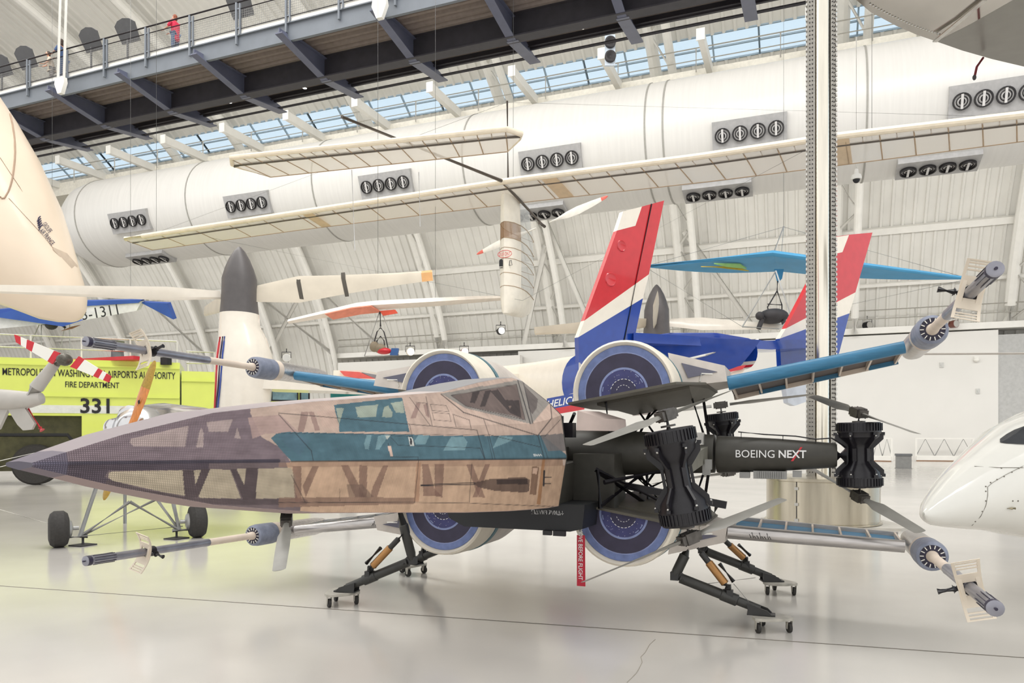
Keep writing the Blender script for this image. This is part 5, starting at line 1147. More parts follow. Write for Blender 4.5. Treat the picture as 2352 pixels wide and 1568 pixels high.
t1 = MB(); a_ = (PP(150, 884, P0, tn)-P0).dot(tx); b_ = (PP(274, 884, P0, tn)-P0).dot(tx); t1.text('FIRE DEPARTMENT', TP(a_, zt(200, 890), -.02), tx, (0, 0, 1), .19, b_-a_, bold=.007, depth=0); obj('lettering', t1, m_ink, body)
t1 = MB(); a_ = (PP(185, 930, P0, tn)-P0).dot(tx); b_ = (PP(252, 930, P0, tn)-P0).dot(tx); t1.text('331', TP(a_, zt(200, 949), -.035), tx, (0, 0, 1), .50, b_-a_, bold=.02, depth=0); obj('lettering', t1, m_ink, body)
LC = (PP(712, 1000, P0, tn)-P0).dot(tx); zc = zt(430, 852)
cab = tb('cab', LT+.05, LC, .75, zc, .05, 2.55, m_lime)
mb = MB(); z = zt(440, 874); mb.bar(TP(LT+.05, z, .02), TP(LC-1.4, z, .02), .05, .06); obj('side_rib', mb, m_lime, cab)
for (x0, x1, y0, y1) in ((626, 682, 892, 918), (692, 708, 892, 921)):
    a0, a1 = (PP(x0, 900, P0, tn)-P0).dot(tx), (PP(x1, 900, P0, tn)-P0).dot(tx); z0, z1 = zt(660, y1), zt(660, y0)
    mb = MB(); mb.loft([[TP(a, z0-.05, .03), TP(a, z1+.05, .03), TP(a, z1+.05, .10), TP(a, z0-.05, .10)] for a in (a0-.06, a1+.06)]); w_ = obj('window_frame', mb, m_ink, cab)
    mb = MB(); mb.loft([[TP(a, z0, .01), TP(a, z1, .01), TP(a, z1, .04), TP(a, z0, .04)] for a in (a0, a1)]); obj('window_pane', mb, mat('cab window glass', (120, 150, 160), .08, var=.2, scale=3), w_)
for aa in (LT+1.4, LC-1.2):
    mb = MB(); mb.lathe(TP(aa, .66, .0), tn, [(0, .36), (.0, .60), (.06, .66), (.50, .66), (.55, .58)], 30); obj('wheel', mb, m_rub, ft)
# roof rail, lamp, monitor
mb = MB()
for z_ in (.35, .75): mb.tube([TP(-1.5, zT+z_, .2), TP(LT-.1, zT+z_, .2)], .03, 6)
for k in range(6): a = -1.4+(LT+1.3)*k/5; mb.tube([TP(a, zT, .2), TP(a, zT+.75, .2)], .03, 6)
obj('roof_rail', mb, m_whp, ft)
mb = MB(); a = (PP(480, 830, P0, tn)-P0).dot(tx)
for z_ in (.3, .7): mb.tube([TP(LT+.2, zc+z_, .2), TP(LC-1.5, zc+z_, .2)], .03, 6)
for k in range(4): a = LT+.25+(LC-LT-1.8)*k/3; mb.tube([TP(a, zc, .2), TP(a, zc+.7, .2)], .03, 6)
obj('roof_rail', mb, m_whp, ft)
mb = MB(); a = (PP(382, 826, P0, tn)-P0).dot(tx); mb.box(TP(a, zT+.03, -.1), (.3, .2, .25)); obj('work_lamp', mb, m_ink, ft)
mb = MB(); a = (PP(262, 800, P0, tn)-P0).dot(tx); mb.tube([TP(a, zT, .8), TP(a, zT+.75, .8)], .22, 12); obj('roof_tank', mb, mat('slate roof unit', (120, 124, 130), .5), ft)
mb = MB(); a = (PP(240, 820, P0, tn)-P0).dot(tx); mb.box(TP(a, zT+.06, .5), (3.0, .5, .12)); obj('hose_cover', mb, m_red, ft)

# ------------------------------------------------------------------ small helicopter tail at far left
Y = 11.0
ht_ = thing('helicopter', 'grey helicopter tail with red and white striped tail rotor at the left photo edge', 'helicopter', C(40, 910, Y))
m_hg = mat('light helicopter grey', (186, 182, 176), .4, var=.05, scale=4, coat=.1)
mb = MB(); mb.tube([C(-700, 905, 9.6), C(-60, 915, Y), C(20, 918, Y), C(70, 918, Y), C(96, 914, Y), C(101, 913, Y)], [.32, .17, .15, .12, .085, .03], 16); obj('tail_boom', mb, m_hg, ht_)
mb = MB(); mb.tube([C(70, 915, Y), C(84, 890, Y), C(124, 838, Y), C(132, 828, Y)], [.10, .10, .075, .06], 14); obj('tail_pylon', mb, m_hg, ht_)
mb = MB(); mb.tube([C(-60, 896, Y), C(48, 902, Y)], .012, 6); mb.tube([C(38, 902, Y), C(52, 902, Y)], .03, 8); obj('drive_shaft', mb, m_grey, ht_)
mb = MB(); mb.slab([C(14, 930, Y), C(52, 926, Y), C(82, 972, Y), C(75, 986, Y), C(55, 988, Y), (C(42, 975, Y))], FW*.05); obj('ventral_fin', mb, m_hg, ht_)
mb = MB(); mb.slab([C(-60, 930, Y), C(25, 932, Y), C(0, 985, Y), C(-60, 1010, Y)], FW*.06); obj('stabiliser', mb, m_hg, ht_)
mb = MB(); mb.tube([C(65, 938, Y), C(92, 982, Y)], .014, 8); mb.tube([C(92, 982, Y), C(97, 988, Y)], [.03, .04], 8); obj('tail_stinger', mb, m_red, ht_)
hb_ = C(148, 826, Y-.25)
mb = MB(); mb.ell(hb_, (.09, .12, .09)); mb.tube([hb_-FW*.0, C(130, 836, Y)], .05, 10); obj('rotor_hub', mb, mat('oily hub metal', (96, 92, 84), .4, metal=.4, var=.2, scale=30), ht_)
for pts, bands in ((((137, 822), (127, 850), (34, 796), (33, 769)), ((0, .13), (.42, .60), (.87, 1.0))),):
    pass
def stripe_blade(a0, a1, b0, b1, reds):
    """blade from root edge a0-a1 to tip edge b0-b1, banded red and white"""
    cuts = sorted({0, 1, *[x for r in reds for x in r]}); par = None
    for f0, f1 in zip(cuts, cuts[1:]):
        red = any(r[0] <= f0 and f1 <= r[1] for r in reds); q = [lp(a0, b0, f0), lp(a0, b0, f1), lp(a1, b1, f1), lp(a1, b1, f0)]
        mb = MB(); mb.slab(q, FW*.03)
        if par is None: par = obj('tail_rotor_blade', mb, m_red if red else m_whp, ht_)
        else: obj('red_band' if red else 'white_band', mb, m_red if red else m_whp, par)
YB = Y-.25
stripe_blade(C(139, 811, YB), C(121, 836, YB), C(34, 768, YB), C(38, 786, YB), ((0, .13), (.56, .72), (.86, 1)))
stripe_blade(C(182, 818, YB), C(162, 842, YB), C(256, 864, YB), C(250, 878, YB), ((0, .18), (.60, .74), (.86, 1)))
mb = MB(); mb.tube([C(-700, 905, 9.6), C(-900, 900, 9.4), C(-1250, 890, 9.2)], [.32, .7, .5], 16); obj('cabin', mb, m_hg, ht_)
mb = MB()
for s in (-.6, .6): mb.tube([C(-1300, 1000, 9.2)+V((0, s, -1.55)), C(-850, 1000, 9.5)+V((0, s, -1.55))], .05, 8); mb.tube([C(-1000, 1000, 9.4)+V((0, s, -1.55)), C(-1000, 930, 9.4)], .04, 8)
obj('skid', mb, m_grey, ht_)

# ------------------------------------------------------------------ silver single-seat plane with wooden propeller
Y = 11.0
sp_ = thing('vintage_plane', 'polished silver vintage plane with orange wooden propeller behind the drone nose', 'aircraft', C(300, 1240, Y)-V((0, 0, C(300, 1240, Y).z)))
m_sil = mat('polished silver cowl', (216, 216, 218), .15, metal=.95, var=.05, scale=4)
cpt = C(296, 990, Y); aft = V((-.30, .95, 0)).normalized()
mb = MB(); mb.lathe(cpt, aft, [(-.05, .10), (.0, .22), (.10, .33), (.35, .40), (.9, .46), (2.2, .44), (4.2, .22), (5.0, .08)], 26); obj('fuselage', mb, m_sil, sp_)
mb = MB(); sdv = aft.cross(V((0, 0, 1))).normalized()
mb.lathe(cpt+aft*.25+V((0, 0, .20))-sdv*.18, aft, [(0, .16), (.05, .2), (.5, .2), (.6, .14)], 20); mb.lathe(cpt+aft*.1+V((0, 0, .05))-sdv*.36, aft, [(0, .06), (.05, .14), (.4, .2)], 16); obj('engine_cowl', mb, m_sil, sp_)
mb = MB(); mb.tube([cpt-sdv*.40+V((0, 0, -.05)), cpt-sdv*.62+V((0, 0, -.12)), cpt-sdv*.75+V((0, 0, -.2))], [.06, .07, .05], 8); obj('exhaust_stub', mb, m_har, sp_)
m_wood = mat('varnished orange wood', (214, 132, 58), .3, var=.12, scale=4, stretch=(14, 14, 1.2), coat=.3); m_brass = mat('brass tip sheathing', (176, 142, 58), .4, metal=.3, var=.1, scale=30)
hubp = C(298, 992, Y-.25)
for sgn, tipc in ((1, (356, 828)), (-1, (238, 1148))):
    tip = C(tipc[0], tipc[1], Y-.25); d = (tip-hubp).normalized(); L = (tip-hubp).length; s = d.cross(FW).normalized(); tw = math.radians(28); s = s*math.cos(tw)+FW*math.sin(tw)*sgn; n = d.cross(s)
    fr_ = lambda f, w, t: [hubp+d*(L*f)+s*w*.5, hubp+d*(L*f)+s*w*.2+n*t, hubp+d*(L*f)-s*w*.2+n*t, hubp+d*(L*f)-s*w*.5, hubp+d*(L*f)-s*w*.2-n*t, hubp+d*(L*f)+s*w*.2-n*t]
    mb = MB(); mb.loft([fr_(f, w, t) for f, w, t in ((0, .13, .05), (.12, .13, .045), (.3, .19, .03), (.45, .215, .02), (.62, .21, .015))]); b_ = obj('propeller_blade', mb, m_wood, sp_)
    mb = MB(); mb.loft([fr_(f, w, t) for f, w, t in ((.62, .212, .016), (.8, .185, .012), (.93, .13, .008), (.985, .07, .006), (1, .02, .004))]); obj('brass_tip', mb, m_brass, b_)
    if sgn == 1:
        mb = MB(); q = hubp+d*(L*.42)-FW*.045; mb.ell(q, (.018, .008, .03), 10, 6); mb.slab([q+d*.07+s*.005, q-s*.018, q-d*.07+s*.005, q-s*.006], FW*.004); obj('maker_emblem', mb, m_ink, b_)
mb = MB(); mb.lathe(hubp-aft*.1, aft, [(0, .03), (.04, .10), (.25, .13)], 18); obj('spinner', mb, m_sil, sp_)
mb = MB(); mb.loft([[cpt+aft*a+sdv*s_*k+V((0, 0, z)) for a, z in ((.8, -.38), (1.2, -.30), (2.2, -.38), (1.2, -.42))] for s_, k in ((-1, 1.3), (-1, .3))]); mb.loft([[cpt+aft*a+sdv*k+V((0, 0, z)) for a, z in ((.8, -.38), (1.2, -.30), (2.2, -.38), (1.2, -.42))] for k in (.3, 1.3)]); obj('wing_root', mb, mat('silver doped fabric', (206, 206, 206), .4, metal=.3), sp_)
wl, wr = C(135, 1215, 10.62), C(453, 1198, 11.65); wl.z, wr.z = .26, .26
gearm = mat('grey gear tube', (168, 168, 166), .35, metal=.4)
ax_ = (wr-wl).normalized()
for w_, il in ((wl, 1), (wr, -1)):
    mb = MB(); mb.lathe(w_-ax_*.13, ax_, [(0, .15), (.02, .22), (.07, .26), (.19, .26), (.24, .22), (.26, .15)], 30); wo = obj('wheel', mb, m_rub, sp_)
    mb = MB(); mb.lathe(w_+ax_*(.13*il), ax_*il, [(0, .13), (.03, .11), (.05, .03), (.12, .03)], 18, (0, 1)); obj('wheel_hub', mb, gearm, wo)
    st_ = w_+ax_*(.26*il)+V((0, 0, -.13)); top_ = (C(222, 1115, Y) if il == 1 else C(398, 1155, 11.6)); mid_ = C(298, 1152, 11.2)
    mb = MB(); mb.tube([st_, top_], .03, 8); mb.tube([st_, mid_], .026, 8); mb.tube([st_, mid_+V((0, .5, 0))], .022, 8); mb.tube([st_-ax_*.22*il, st_+ax_*.10*il], .028, 8); obj('gear_strut', mb, gearm, sp_)
    mb = MB(); f_ = st_+ax_*(.04*il); mb.tube([V((f_.x, f_.y, 0.01)), f_], .018, 8); mb.box((f_.x, f_.y, .008), (.26, .26, .016)); obj('floor_stand', mb, m_har, sp_)
mb = MB(); mb.tube([wl+V((.3, 0, -.1)), wr-V((.3, 0, .1))], .006, 5); obj('bracing_wire', mb, m_wire, sp_)
for a, b in (((0, 1058, 10.2), (230, 1005, 11)), ((0, 1072, 10.2), (240, 1018, 11)), ((0, 1170, 10.2), (118, 1204, 10.7))):
    mb = MB(); mb.tube([C(*a), C(*b)], .005, 5); obj('bracing_wire', mb, m_whp, sp_)
mb = MB(); q = C(287, 1155, 13.5); mb.tube([V((q.x, q.y, 0)), V((q.x, q.y, .8))], .03, 8); obj('tail_stand', mb, gearm, sp_)

# ------------------------------------------------------------------ white business jet nose at right
jn = thing('white_jet', 'glossy white jet nose with riveted seam and dark windscreen, cut by the right photo edge', 'aircraft', C(2200, 1120, 6.8))
sec = [((2121, 1180), 4, 6.55), ((2124, 1180), 16, 6.6), ((2137, 1173), 32, 6.7), ((2165, 1158), 52, 6.85), ((2205, 1140), 74, 7.0), ((2255, 1120), 97, 7.15), ((2310, 1102), 126, 7.3), ((2380, 1090), 150, 7.5), ((2600, 1080), 170, 8.1), ((3100, 1075), 190, 9.3)]
def jring(c, r, Y, n=36):
    o = C(c[0], c[1], Y); w = r*Y/F_PX; dirx = (FW*.90-RT*.25).normalized()
    return [o+dirx*(w*.95*math.cos(2*PI*j/n))+V((0, 0, w*math.sin(2*PI*j/n))) for j in range(n)]
mb = MB(); mb.loft([jring(*s_) for s_ in sec]); obj('nose_skin', mb, mat('gloss white jet paint', (244, 243, 236), .12, var=.01, coat=.6), jn, sharp=60)
jb = BVHTree.FromPolygons([V(v) for v in mb.v], mb.f)
rv = mat('rivet grey', (130, 126, 116), .4)
mb = MB(); ln = [hit(jb, px, py, .004) for px, py in ((2206, 1222), (2232, 1206), (2252, 1185), (2264, 1160), (2268, 1138), (2268, 1118), (2280, 1108), (2310, 1090), (2350, 1070))]; mb.tube([q for q in ln if q], .0025, 4); obj('nose_seam', mb, rv, jn)
mb = MB(); ln = [hit(jb, px, py, .004) for px, py in ((2238, 1071), (2290, 1074), (2350, 1074))]; mb.tube([q for q in ln if q], .0025, 4); obj('nose_seam', mb, rv, jn)
for i, (px, py) in enumerate(((2212, 1216), (2240, 1197), (2256, 1174), (2264, 1150), (2264, 1128), (2264, 1117), (2275, 1108), (2290, 1101), (2306, 1094), (2324, 1084), (2300, 1075), (2340, 1075), (2338, 1150), (2326, 1150))):
    q = hit(jb, px, py, .002)
    if q: mb = MB(); mb.ell(q, (.007, .007, .007), 8, 5); obj('rivet', mb, rv, jn)
q = hit(jb, 2322, 1166, .01)
mb = MB(); mb.tube([q, q+RT*-.05-FW*.01], [.012, .003], 8); mb.tube([q+RT*.03, q], .012, 8); obj('pitot_probe', mb, mat('brass probe', (176, 166, 140), .3, metal=.7), jn)
mb = MB(); ws = [[hit(jb, xa, ya+(yb-ya)*k/4, .008) for k in range(5)] for (xa, ya), (xb, yb) in zip(((2297, 1017), (2312, 1019), (2330, 1020), (2352, 1021), (2380, 1022)), ((2303, 1009), (2318, 998), (2334, 988), (2352, 980), (2380, 974)))]
ws = [r for r in ws if all(x is not None for x in r)]
if len(ws) > 1: mb.loft(ws, (0, 0), closed=False); obj('windscreen', mb, mat('dark windscreen glass', (70, 72, 76), .05, var=.1), jn)
mb = MB(); q = C(2760, 1000, 8.6); mb.tube([V((q.x, q.y, .05)), V((q.x, q.y, .75))], .05, 10); mb.lathe(V((q.x-.06, q.y, .2)), (1, 0, 0), [(0, .15), (.02, .2), (.10, .2), (.12, .15)], 20)
for dx in (3.2,): mb.tube([V((q.x+dx, q.y+.8, 0)), V((q.x+dx, q.y+.8, .7))], .06, 10)
obj('landing_gear', mb, m_grey, jn)

# ------------------------------------------------------------------ polished wing overhead at upper right
ow = thing('polished_wing', 'underside of a polished metal wing overhead, cut by the top right photo corner', 'aircraft wing', PZ(2200, 50, 6.0))
zW = 6.0
edge = [(1962, -4), (2000, 28), (2060, 60), (2104, 79), (2150, 95), (2210, 116), (2280, 136), (2352, 153), (2500, 185), (2900, 262), (3400, 350)]
ee = [PZ(px, py, zW) for px, py in edge]
def wing_strip(nm, pts, m):
    out = V((.6, -.8, 0)); mb = MB(); rings = []
    for p in pts:
        ib = p+V((2.2, -2.7, 0)); rings.append([p+V((0, 0, .06)), p, p.lerp(ib, .125)-V((0, 0, .035)), p.lerp(ib, .3)-V((0, 0, .05)), ib-V((0, 0, .05)), ib+V((0, 0, .02)), p.lerp(ib, .4)+V((0, 0, .3)), p.lerp(ib, .08)+V((0, 0, .18))])
    mb.loft(rings); return obj(nm, mb, m, ow, sharp=50)
wc = wing_strip('chrome_panel', ee[:5], mat('mirror wing skin', (196, 192, 186), .10, metal=1, var=.05, scale=1.5, bump=.25)); wing_strip('grey_panel', ee[4:], mat('grey wing skin', (140, 138, 132), .35, metal=.5, var=.03))
mb = MB(); s0, s1 = PZ(2147, 96, zW-.06), PZ(2262, 0, zW-.07); mb.bar(s0, s1, .05, .012); obj('seam_strip', mb, m_alu, ow)
for i in range(26):
    f = i/25; p = PZ(1985+f*160, 20+f*68-10*math.sin(PI*f)*-.6, zW-.012); mb = MB(); mb.ell(p+V((.05, -.06, 0)), (.012, .012, .008), 6, 4); obj('rivet', mb, m_alu, ow)
cable(ow, ee[3]+V((.6, -.6, .2)), 12, .015); cable(ow, ee[7]+V((.6, -.6, .2)), 12, .015)
rs = thing('red_cord', 'short dark red cord hanging below the grey overhead wing', 'cord', PZ(2258, 133, zW-.05))
a, b = PZ(2258, 133, zW-.05), C(2238, 178, 8.0); mb = MB(); mb.tube([a, a.lerp(b, .5)+V((-.02, 0, .01)), b], .013, 6); obj('cord', mb, mat('dark red webbing', (128, 30, 40), .7), rs)
mb = MB(); mb.ell(b, (.02, .02, .03), 8, 6); obj('end_clip', mb, m_har, rs)

# ------------------------------------------------------------------ perforated metal mast on its drum
ms = thing('perforated_mast', 'tall polished metal mast with perforated edges standing on a round silver drum', 'mast', C(1888, 1000, 13.35)-V((0, 0, 1.6)))
c0 = C(1888, 1000, 13.35); c0.z = 0
HD = .86
mb = MB(); mb.lathe(c0, (0, 0, 1), [(.05, .95), (.06, .98), (.09, .98), (.10, .95), (HD-.06, .95), (HD-.05, .975), (HD, .975), (HD+.01, .93)], 48); dm = obj('drum', mb, mat('satin rolled aluminium', (198, 190, 172), .22, metal=.85, var=.14, scale=2, stretch=(2.5, 2.5, .2)), ms)
dv = (RT*-.72-FW*.65).normalized()
for k in range(3): mb = MB(); q = c0+dv*.955+V((0, 0, .15+.27*k)); mb.box(q, (.06, .05, .05)); mb.tube([q-V((0, 0, .04)), q+V((0, 0, .04))], .012, 6); obj('drum_latch', mb, m_alu, dm)
mb = MB(); q = c0+dv*.952; mb.bar(q+V((0, 0, .1)), q+V((0, 0, HD-.06)), .012, .012); obj('drum_seam', mb, m_har, dm)
mb = MB(); pl = [c0+RT*a+FW*b for a, b in ((-.75, -.75), (.9, -1.0), (1.22, -.72), (1.22, .4), (.3, 1.1), (-.9, .6))]; mb.slab([p+V((0, 0, .025)) for p in pl], (0, 0, .05)); obj('base_slab', mb, mat('pale base slab', (206, 202, 194), .5), ms)
HM = 13.0
RL = -RT; mb = MB()
prof = [(-.16, .10), (-.13, -.02), (-.07, -.12), (0, -.15), (.07, -.12), (.13, -.02), (.16, .10), (0, .16)]
mb.loft([[c0+RT*a+FW*b+V((0, 0, z)) for a, b in prof] for z in (HD, HM)]); obj('mast_core', mb, mat('polished mast skin', (236, 230, 216), .2, metal=1, var=.06, scale=3, stretch=(3, 3, .3)), ms, sharp=60)
m_pf = mat('perforated strip metal', (168, 164, 156), .3, metal=.8, var=.1, scale=30)
for sx in (-1, 1):
    mb = MB(); q = [c0+RT*(sx*a)+FW*b for a, b in ((.14, -.04), (.265, .02), (.265, .05), (.14, .10))]
    mb.loft([[p+V((0, 0, z)) for p in q] for z in (HD, HM)]); fl = obj('edge_flange', mb, m_pf, ms)
    mb = MB(); z = HD+.05; k = 0
    while z < HM:
        mb.box(c0+RT*(sx*.272)+FW*.02+V((0, 0, z)), (.024, .05, .045)); z += .09
    o = obj('edge_teeth', mb, m_alu, fl); o['kind'] = 'stuff'
    mb = MB(); z = HD+.08
    while z < HM:
        for a in (.185, .225): mb.lathe(c0+RT*(sx*a)+FW*(-.045+.48*(a-.14))+V((0, 0, z)), -FW, [(0, .011), (.012, .011)], 6)
        z += .075
    o = obj('perforation', mb, m_har, fl); o['kind'] = 'stuff'

# ------------------------------------------------------------------ far floor: truss barrier and kiosk, helicopter rotor blade at right
def barrier(px0, px1, lab):
    p, q = C(px0, 1050, 46.5), C(px1, 1050, 45.5); p.z = q.z = 0; d = (q-p); L = d.length; d.normalize(); t = thing('truss_barrier', lab, 'barrier', p, 'white truss barriers by the back wall')
    for z in (.30, 1.42): mb = MB(); mb.bar(p+V((0, 0, z)), q+V((0, 0, z)), .10, .09); obj('rail', mb, m_white, t)
    mb = MB(); mb.bar(p+V((0, 0, .16)), q+V((0, 0, .16)), .3, .30); obj('plinth', mb, m_white, t)
    mb = MB(); mb.bar(p+V((0, 0, .03)), q+V((0, 0, .03)), .32, .06); obj('wood_base', mb, mat('brown skirting', (140, 104, 76), .6), t)
    n = max(3, int(L/1.3))
    for k in range(n):
        a, b, m_ = p+d*(L*k/n), p+d*(L*(k+1)/n), p+d*(L*(k+.5)/n)
        mb = MB(); mb.tube([a+V((0, 0, .3)), m_+V((0, 0, 1.4)), b+V((0, 0, .3))], .03, 5); obj('lattice_bar', mb, m_grey, t)  # white bars coloured grey, their shading put into the paint
    for e in (p, q): mb = MB(); mb.bar(e, e+V((0, 0, 1.45)), .12, .10); obj('post', mb, m_white, t)
barrier(1985, 2048, 'short white truss barrier between the perforated mast and the grey kiosk'); barrier(2104, 2235, 'long white truss barrier right of the grey kiosk')
q = C(2075, 1000, 36); q.z = 0
kk = thing('kiosk_box', 'small grey kiosk box standing alone on the far floor', 'box', q)
mb = MB(); mb.bbox(q+V((-.36, -.25, .0)), q+V((.36, .25, .02))); mb.bbox(q+V((-.33, -.2, .02)), q+V((.33, .2, .62))); obj('cabinet', mb, m_grey, kk)
mb = MB(); mb.bbox(q+V((-.36, -.24, .62)), q+V((.36, .24, .72))); obj('top', mb, mat('slate top', (120, 122, 124), .5), kk)
hr = thing('helicopter_rotor', 'long thin pale helicopter rotor blade reaching in from the right photo edge', 'rotor blade', C(2352, 812, 13))
a, b = C(2085, 813, 14.5), C(3100, 808, 12.0)
mb = MB(); d = (b-a).normalized(); s = d.cross(V((0, 0, 1))).normalized(); mb.loft([[e+s*.14, e+V((0, 0, .02)), e-s*.14, e-V((0, 0, .02))] for e in (a, b)]); obj('rotor_blade', mb, mat('pale rotor paint', (196, 190, 184), .4), hr)
mb = MB(); mb.tube([V((b.x, b.y, 0)), b+V((0, 0, .15))], .12, 12); obj('rotor_mast', mb, m_grey, hr)

# ------------------------------------------------------------------ gallery and wall fixtures
def spot(px, py, Y, lab, colr_, lit=0):
    p = C(px, py, Y); t = thing('stage_lamp', lab, 'lamp', p, 'lamps on the gallery railing')
    k = Y/F_PX; r = 9*k
    mb = MB(); mb.lathe(p, (-FW*.9+RT*.3), [(-r*1.2, r*.5), (-r*.8, r*.9), (r*.8, r)], 16); hd = obj('lamp_body', mb, colr_, t)
    mb = MB(); mb.lathe(p, (-FW*.9+RT*.3), [(r*.78, r*.9), (r*.84, r*.9)], 16); obj('lamp_lens', mb, m_glow if lit else m_alu, hd)
    mb = MB(); mb.tube([p+RT*(-r*1.15), p+RT*(-r*1.15)+V((0, 0, r*1.5)), p+RT*(r*1.15)+V((0, 0, r*1.5)), p+RT*(r*1.15)], r*.1, 6); mb.tube([p+V((0, 0, r*1.5)), p+V((0, 0, r*2.4))], r*.12, 6); obj('yoke', mb, m_har, t); return t
spot(942, 808, 58.5, 'lit cream stage lamp on the gallery right of the white hang glider', m_crm, 1); spot(1066, 808, 58, 'lit stage lamp with rust red body on the gallery', mat('rust red lamp body', (150, 84, 70), .5), 1)
spot(1150, 760, 57.5, 'black stage lamp on a pole above the gallery rail', m_ink); spot(1992, 747, 49.5, 'black stage lamp on the gallery right of the perforated mast', m_ink); spot(2190, 744, 46.5, 'brown stage lamp on the gallery below the upper right barrel', mat('brown lamp body', (110, 60, 48), .5)); q = spot(658, 822, 52, 'square white framed lamp on a pole left of the gallery', m_white); mb = MB(); mb.tube([V((q.location.x, q.location.y+.3, 0)), q.location+V((0, .3, .4))], .08, 8); obj('pole', mb, m_white, q)
for px, py, lab in ((2163, 838, 'small upper white switch plate on the white display wall'), (2246, 898, 'small lower white switch plate on the white display wall')):
    q = PY(px, py, 53.97); mb = MB(); mb.box(q, (.22, .06, .32)); mb.box(q-V((0, .04, 0)), (.08, .04, .14)); tag(obj('switch_plate', mb, mat('grey white plate', (206, 206, 202), .5)), lab, 'switch')
q = PY(2243, 826, 53.9); t = thing('wall_camera', 'tiny white dome camera on the white display wall near its right end', 'camera', q); mb = MB(); mb.ell(q, (.18, .18, .15)); obj('dome', mb, m_white, t); mb = MB(); mb.box(q+V((0, .08, .16)), (.25, .12, .1)); obj('bracket', mb, m_white, t)
q = C(1967, 412, 26); t = thing('dome_camera', 'white dome camera hanging on a stalk right of the perforated mast', 'camera', q)
mb = MB(); mb.tube([q+V((0, 0, .38)), q+V((0, 0, 5))], .02, 6); obj('stalk', mb, m_white, t)
mb = MB(); mb.lathe(q, (0, 0, 1), [(0, .17), (.06, .18), (.16, .15), (.17, .08), (.36, .06), (.38, .02)], 18); obj('housing', mb, m_white, t); mb = MB(); mb.ell(q, (.12, .12, .13), 12, 8); obj('dome', mb, m_ink, t)
q = C(1401, 116, 36); t = thing('loudspeaker_pair', 'two round loudspeakers stacked on a pale bracket at the high walkway', 'loudspeaker', q)
mb = MB(); mb.slab([q+RT*-.25+V((0, 0, -.75)), q+RT*.25+V((0, 0, -.75)), q+RT*.25+V((0, 0, .75)), q+RT*-.25+V((0, 0, .75))], FW*.12); mb.tube([q+V((0, 0, .7)), q+V((0, 0, 4))], .03, 6); obj('bracket', mb, mat('pale blue bracket', (206, 218, 230), .5), t)
for dz in (.33, -.36): mb = MB(); mb.lathe(q+V((0, 0, dz))-FW*.05, -FW, [(0, .27), (.2, .27), (.22, .2), (.1, .05), (.1, 0)], 20); obj('speaker', mb, m_har, t)

# ------------------------------------------------------------------ visitors on the bridge
m_skin = mat('skin', (214, 164, 138), .6, var=.04); m_skd = mat('skin deep', (150, 106, 84), .6, var=.04)
def skin_mesh(nm, chains, m, par, sub=2):
    """continuous limb surface from joint chains: list of [(point, radius), ...]; first joint of the first chain is the root"""
    pts = []; edges = []; rad = []
    def idx(p, r):
        for i, q in enumerate(pts):
            if (q-p).length < 1e-4: return i
        pts.append(V(p)); rad.append(r); return len(pts)-1
    for ch in chains:
        k = [idx(V(p), r) for p, r in ch]; edges += [(a, b) for a, b in zip(k, k[1:])]
    me = bpy.data.meshes.new('tmp'); off = root_of(par).location
    me.from_pydata([tuple(p-off) for p in pts], edges, []); o = bpy.data.objects.new('tmp', me); COL.objects.link(o)
    md = o.modifiers.new('s', 'SKIN'); md.use_smooth_shade = True; sv_ = me.skin_vertices[0].data
    for i, r in enumerate(rad): sv_[i].radius = (r, r)
    sv_[0].use_root = True
    o.modifiers.new('d', 'SUBSURF').levels = sub
    dg = bpy.context.evaluated_depsgraph_get(); dg.update(); nm_ = bpy.data.meshes.new_from_object(o.evaluated_get(dg)); nm_.name = nm
    bpy.data.objects.remove(o); nm_.materials.clear(); nm_.materials.append(m); r_ = bpy.data.objects.new(nm, nm_); COL.objects.link(r_); r_.parent = par; return r_
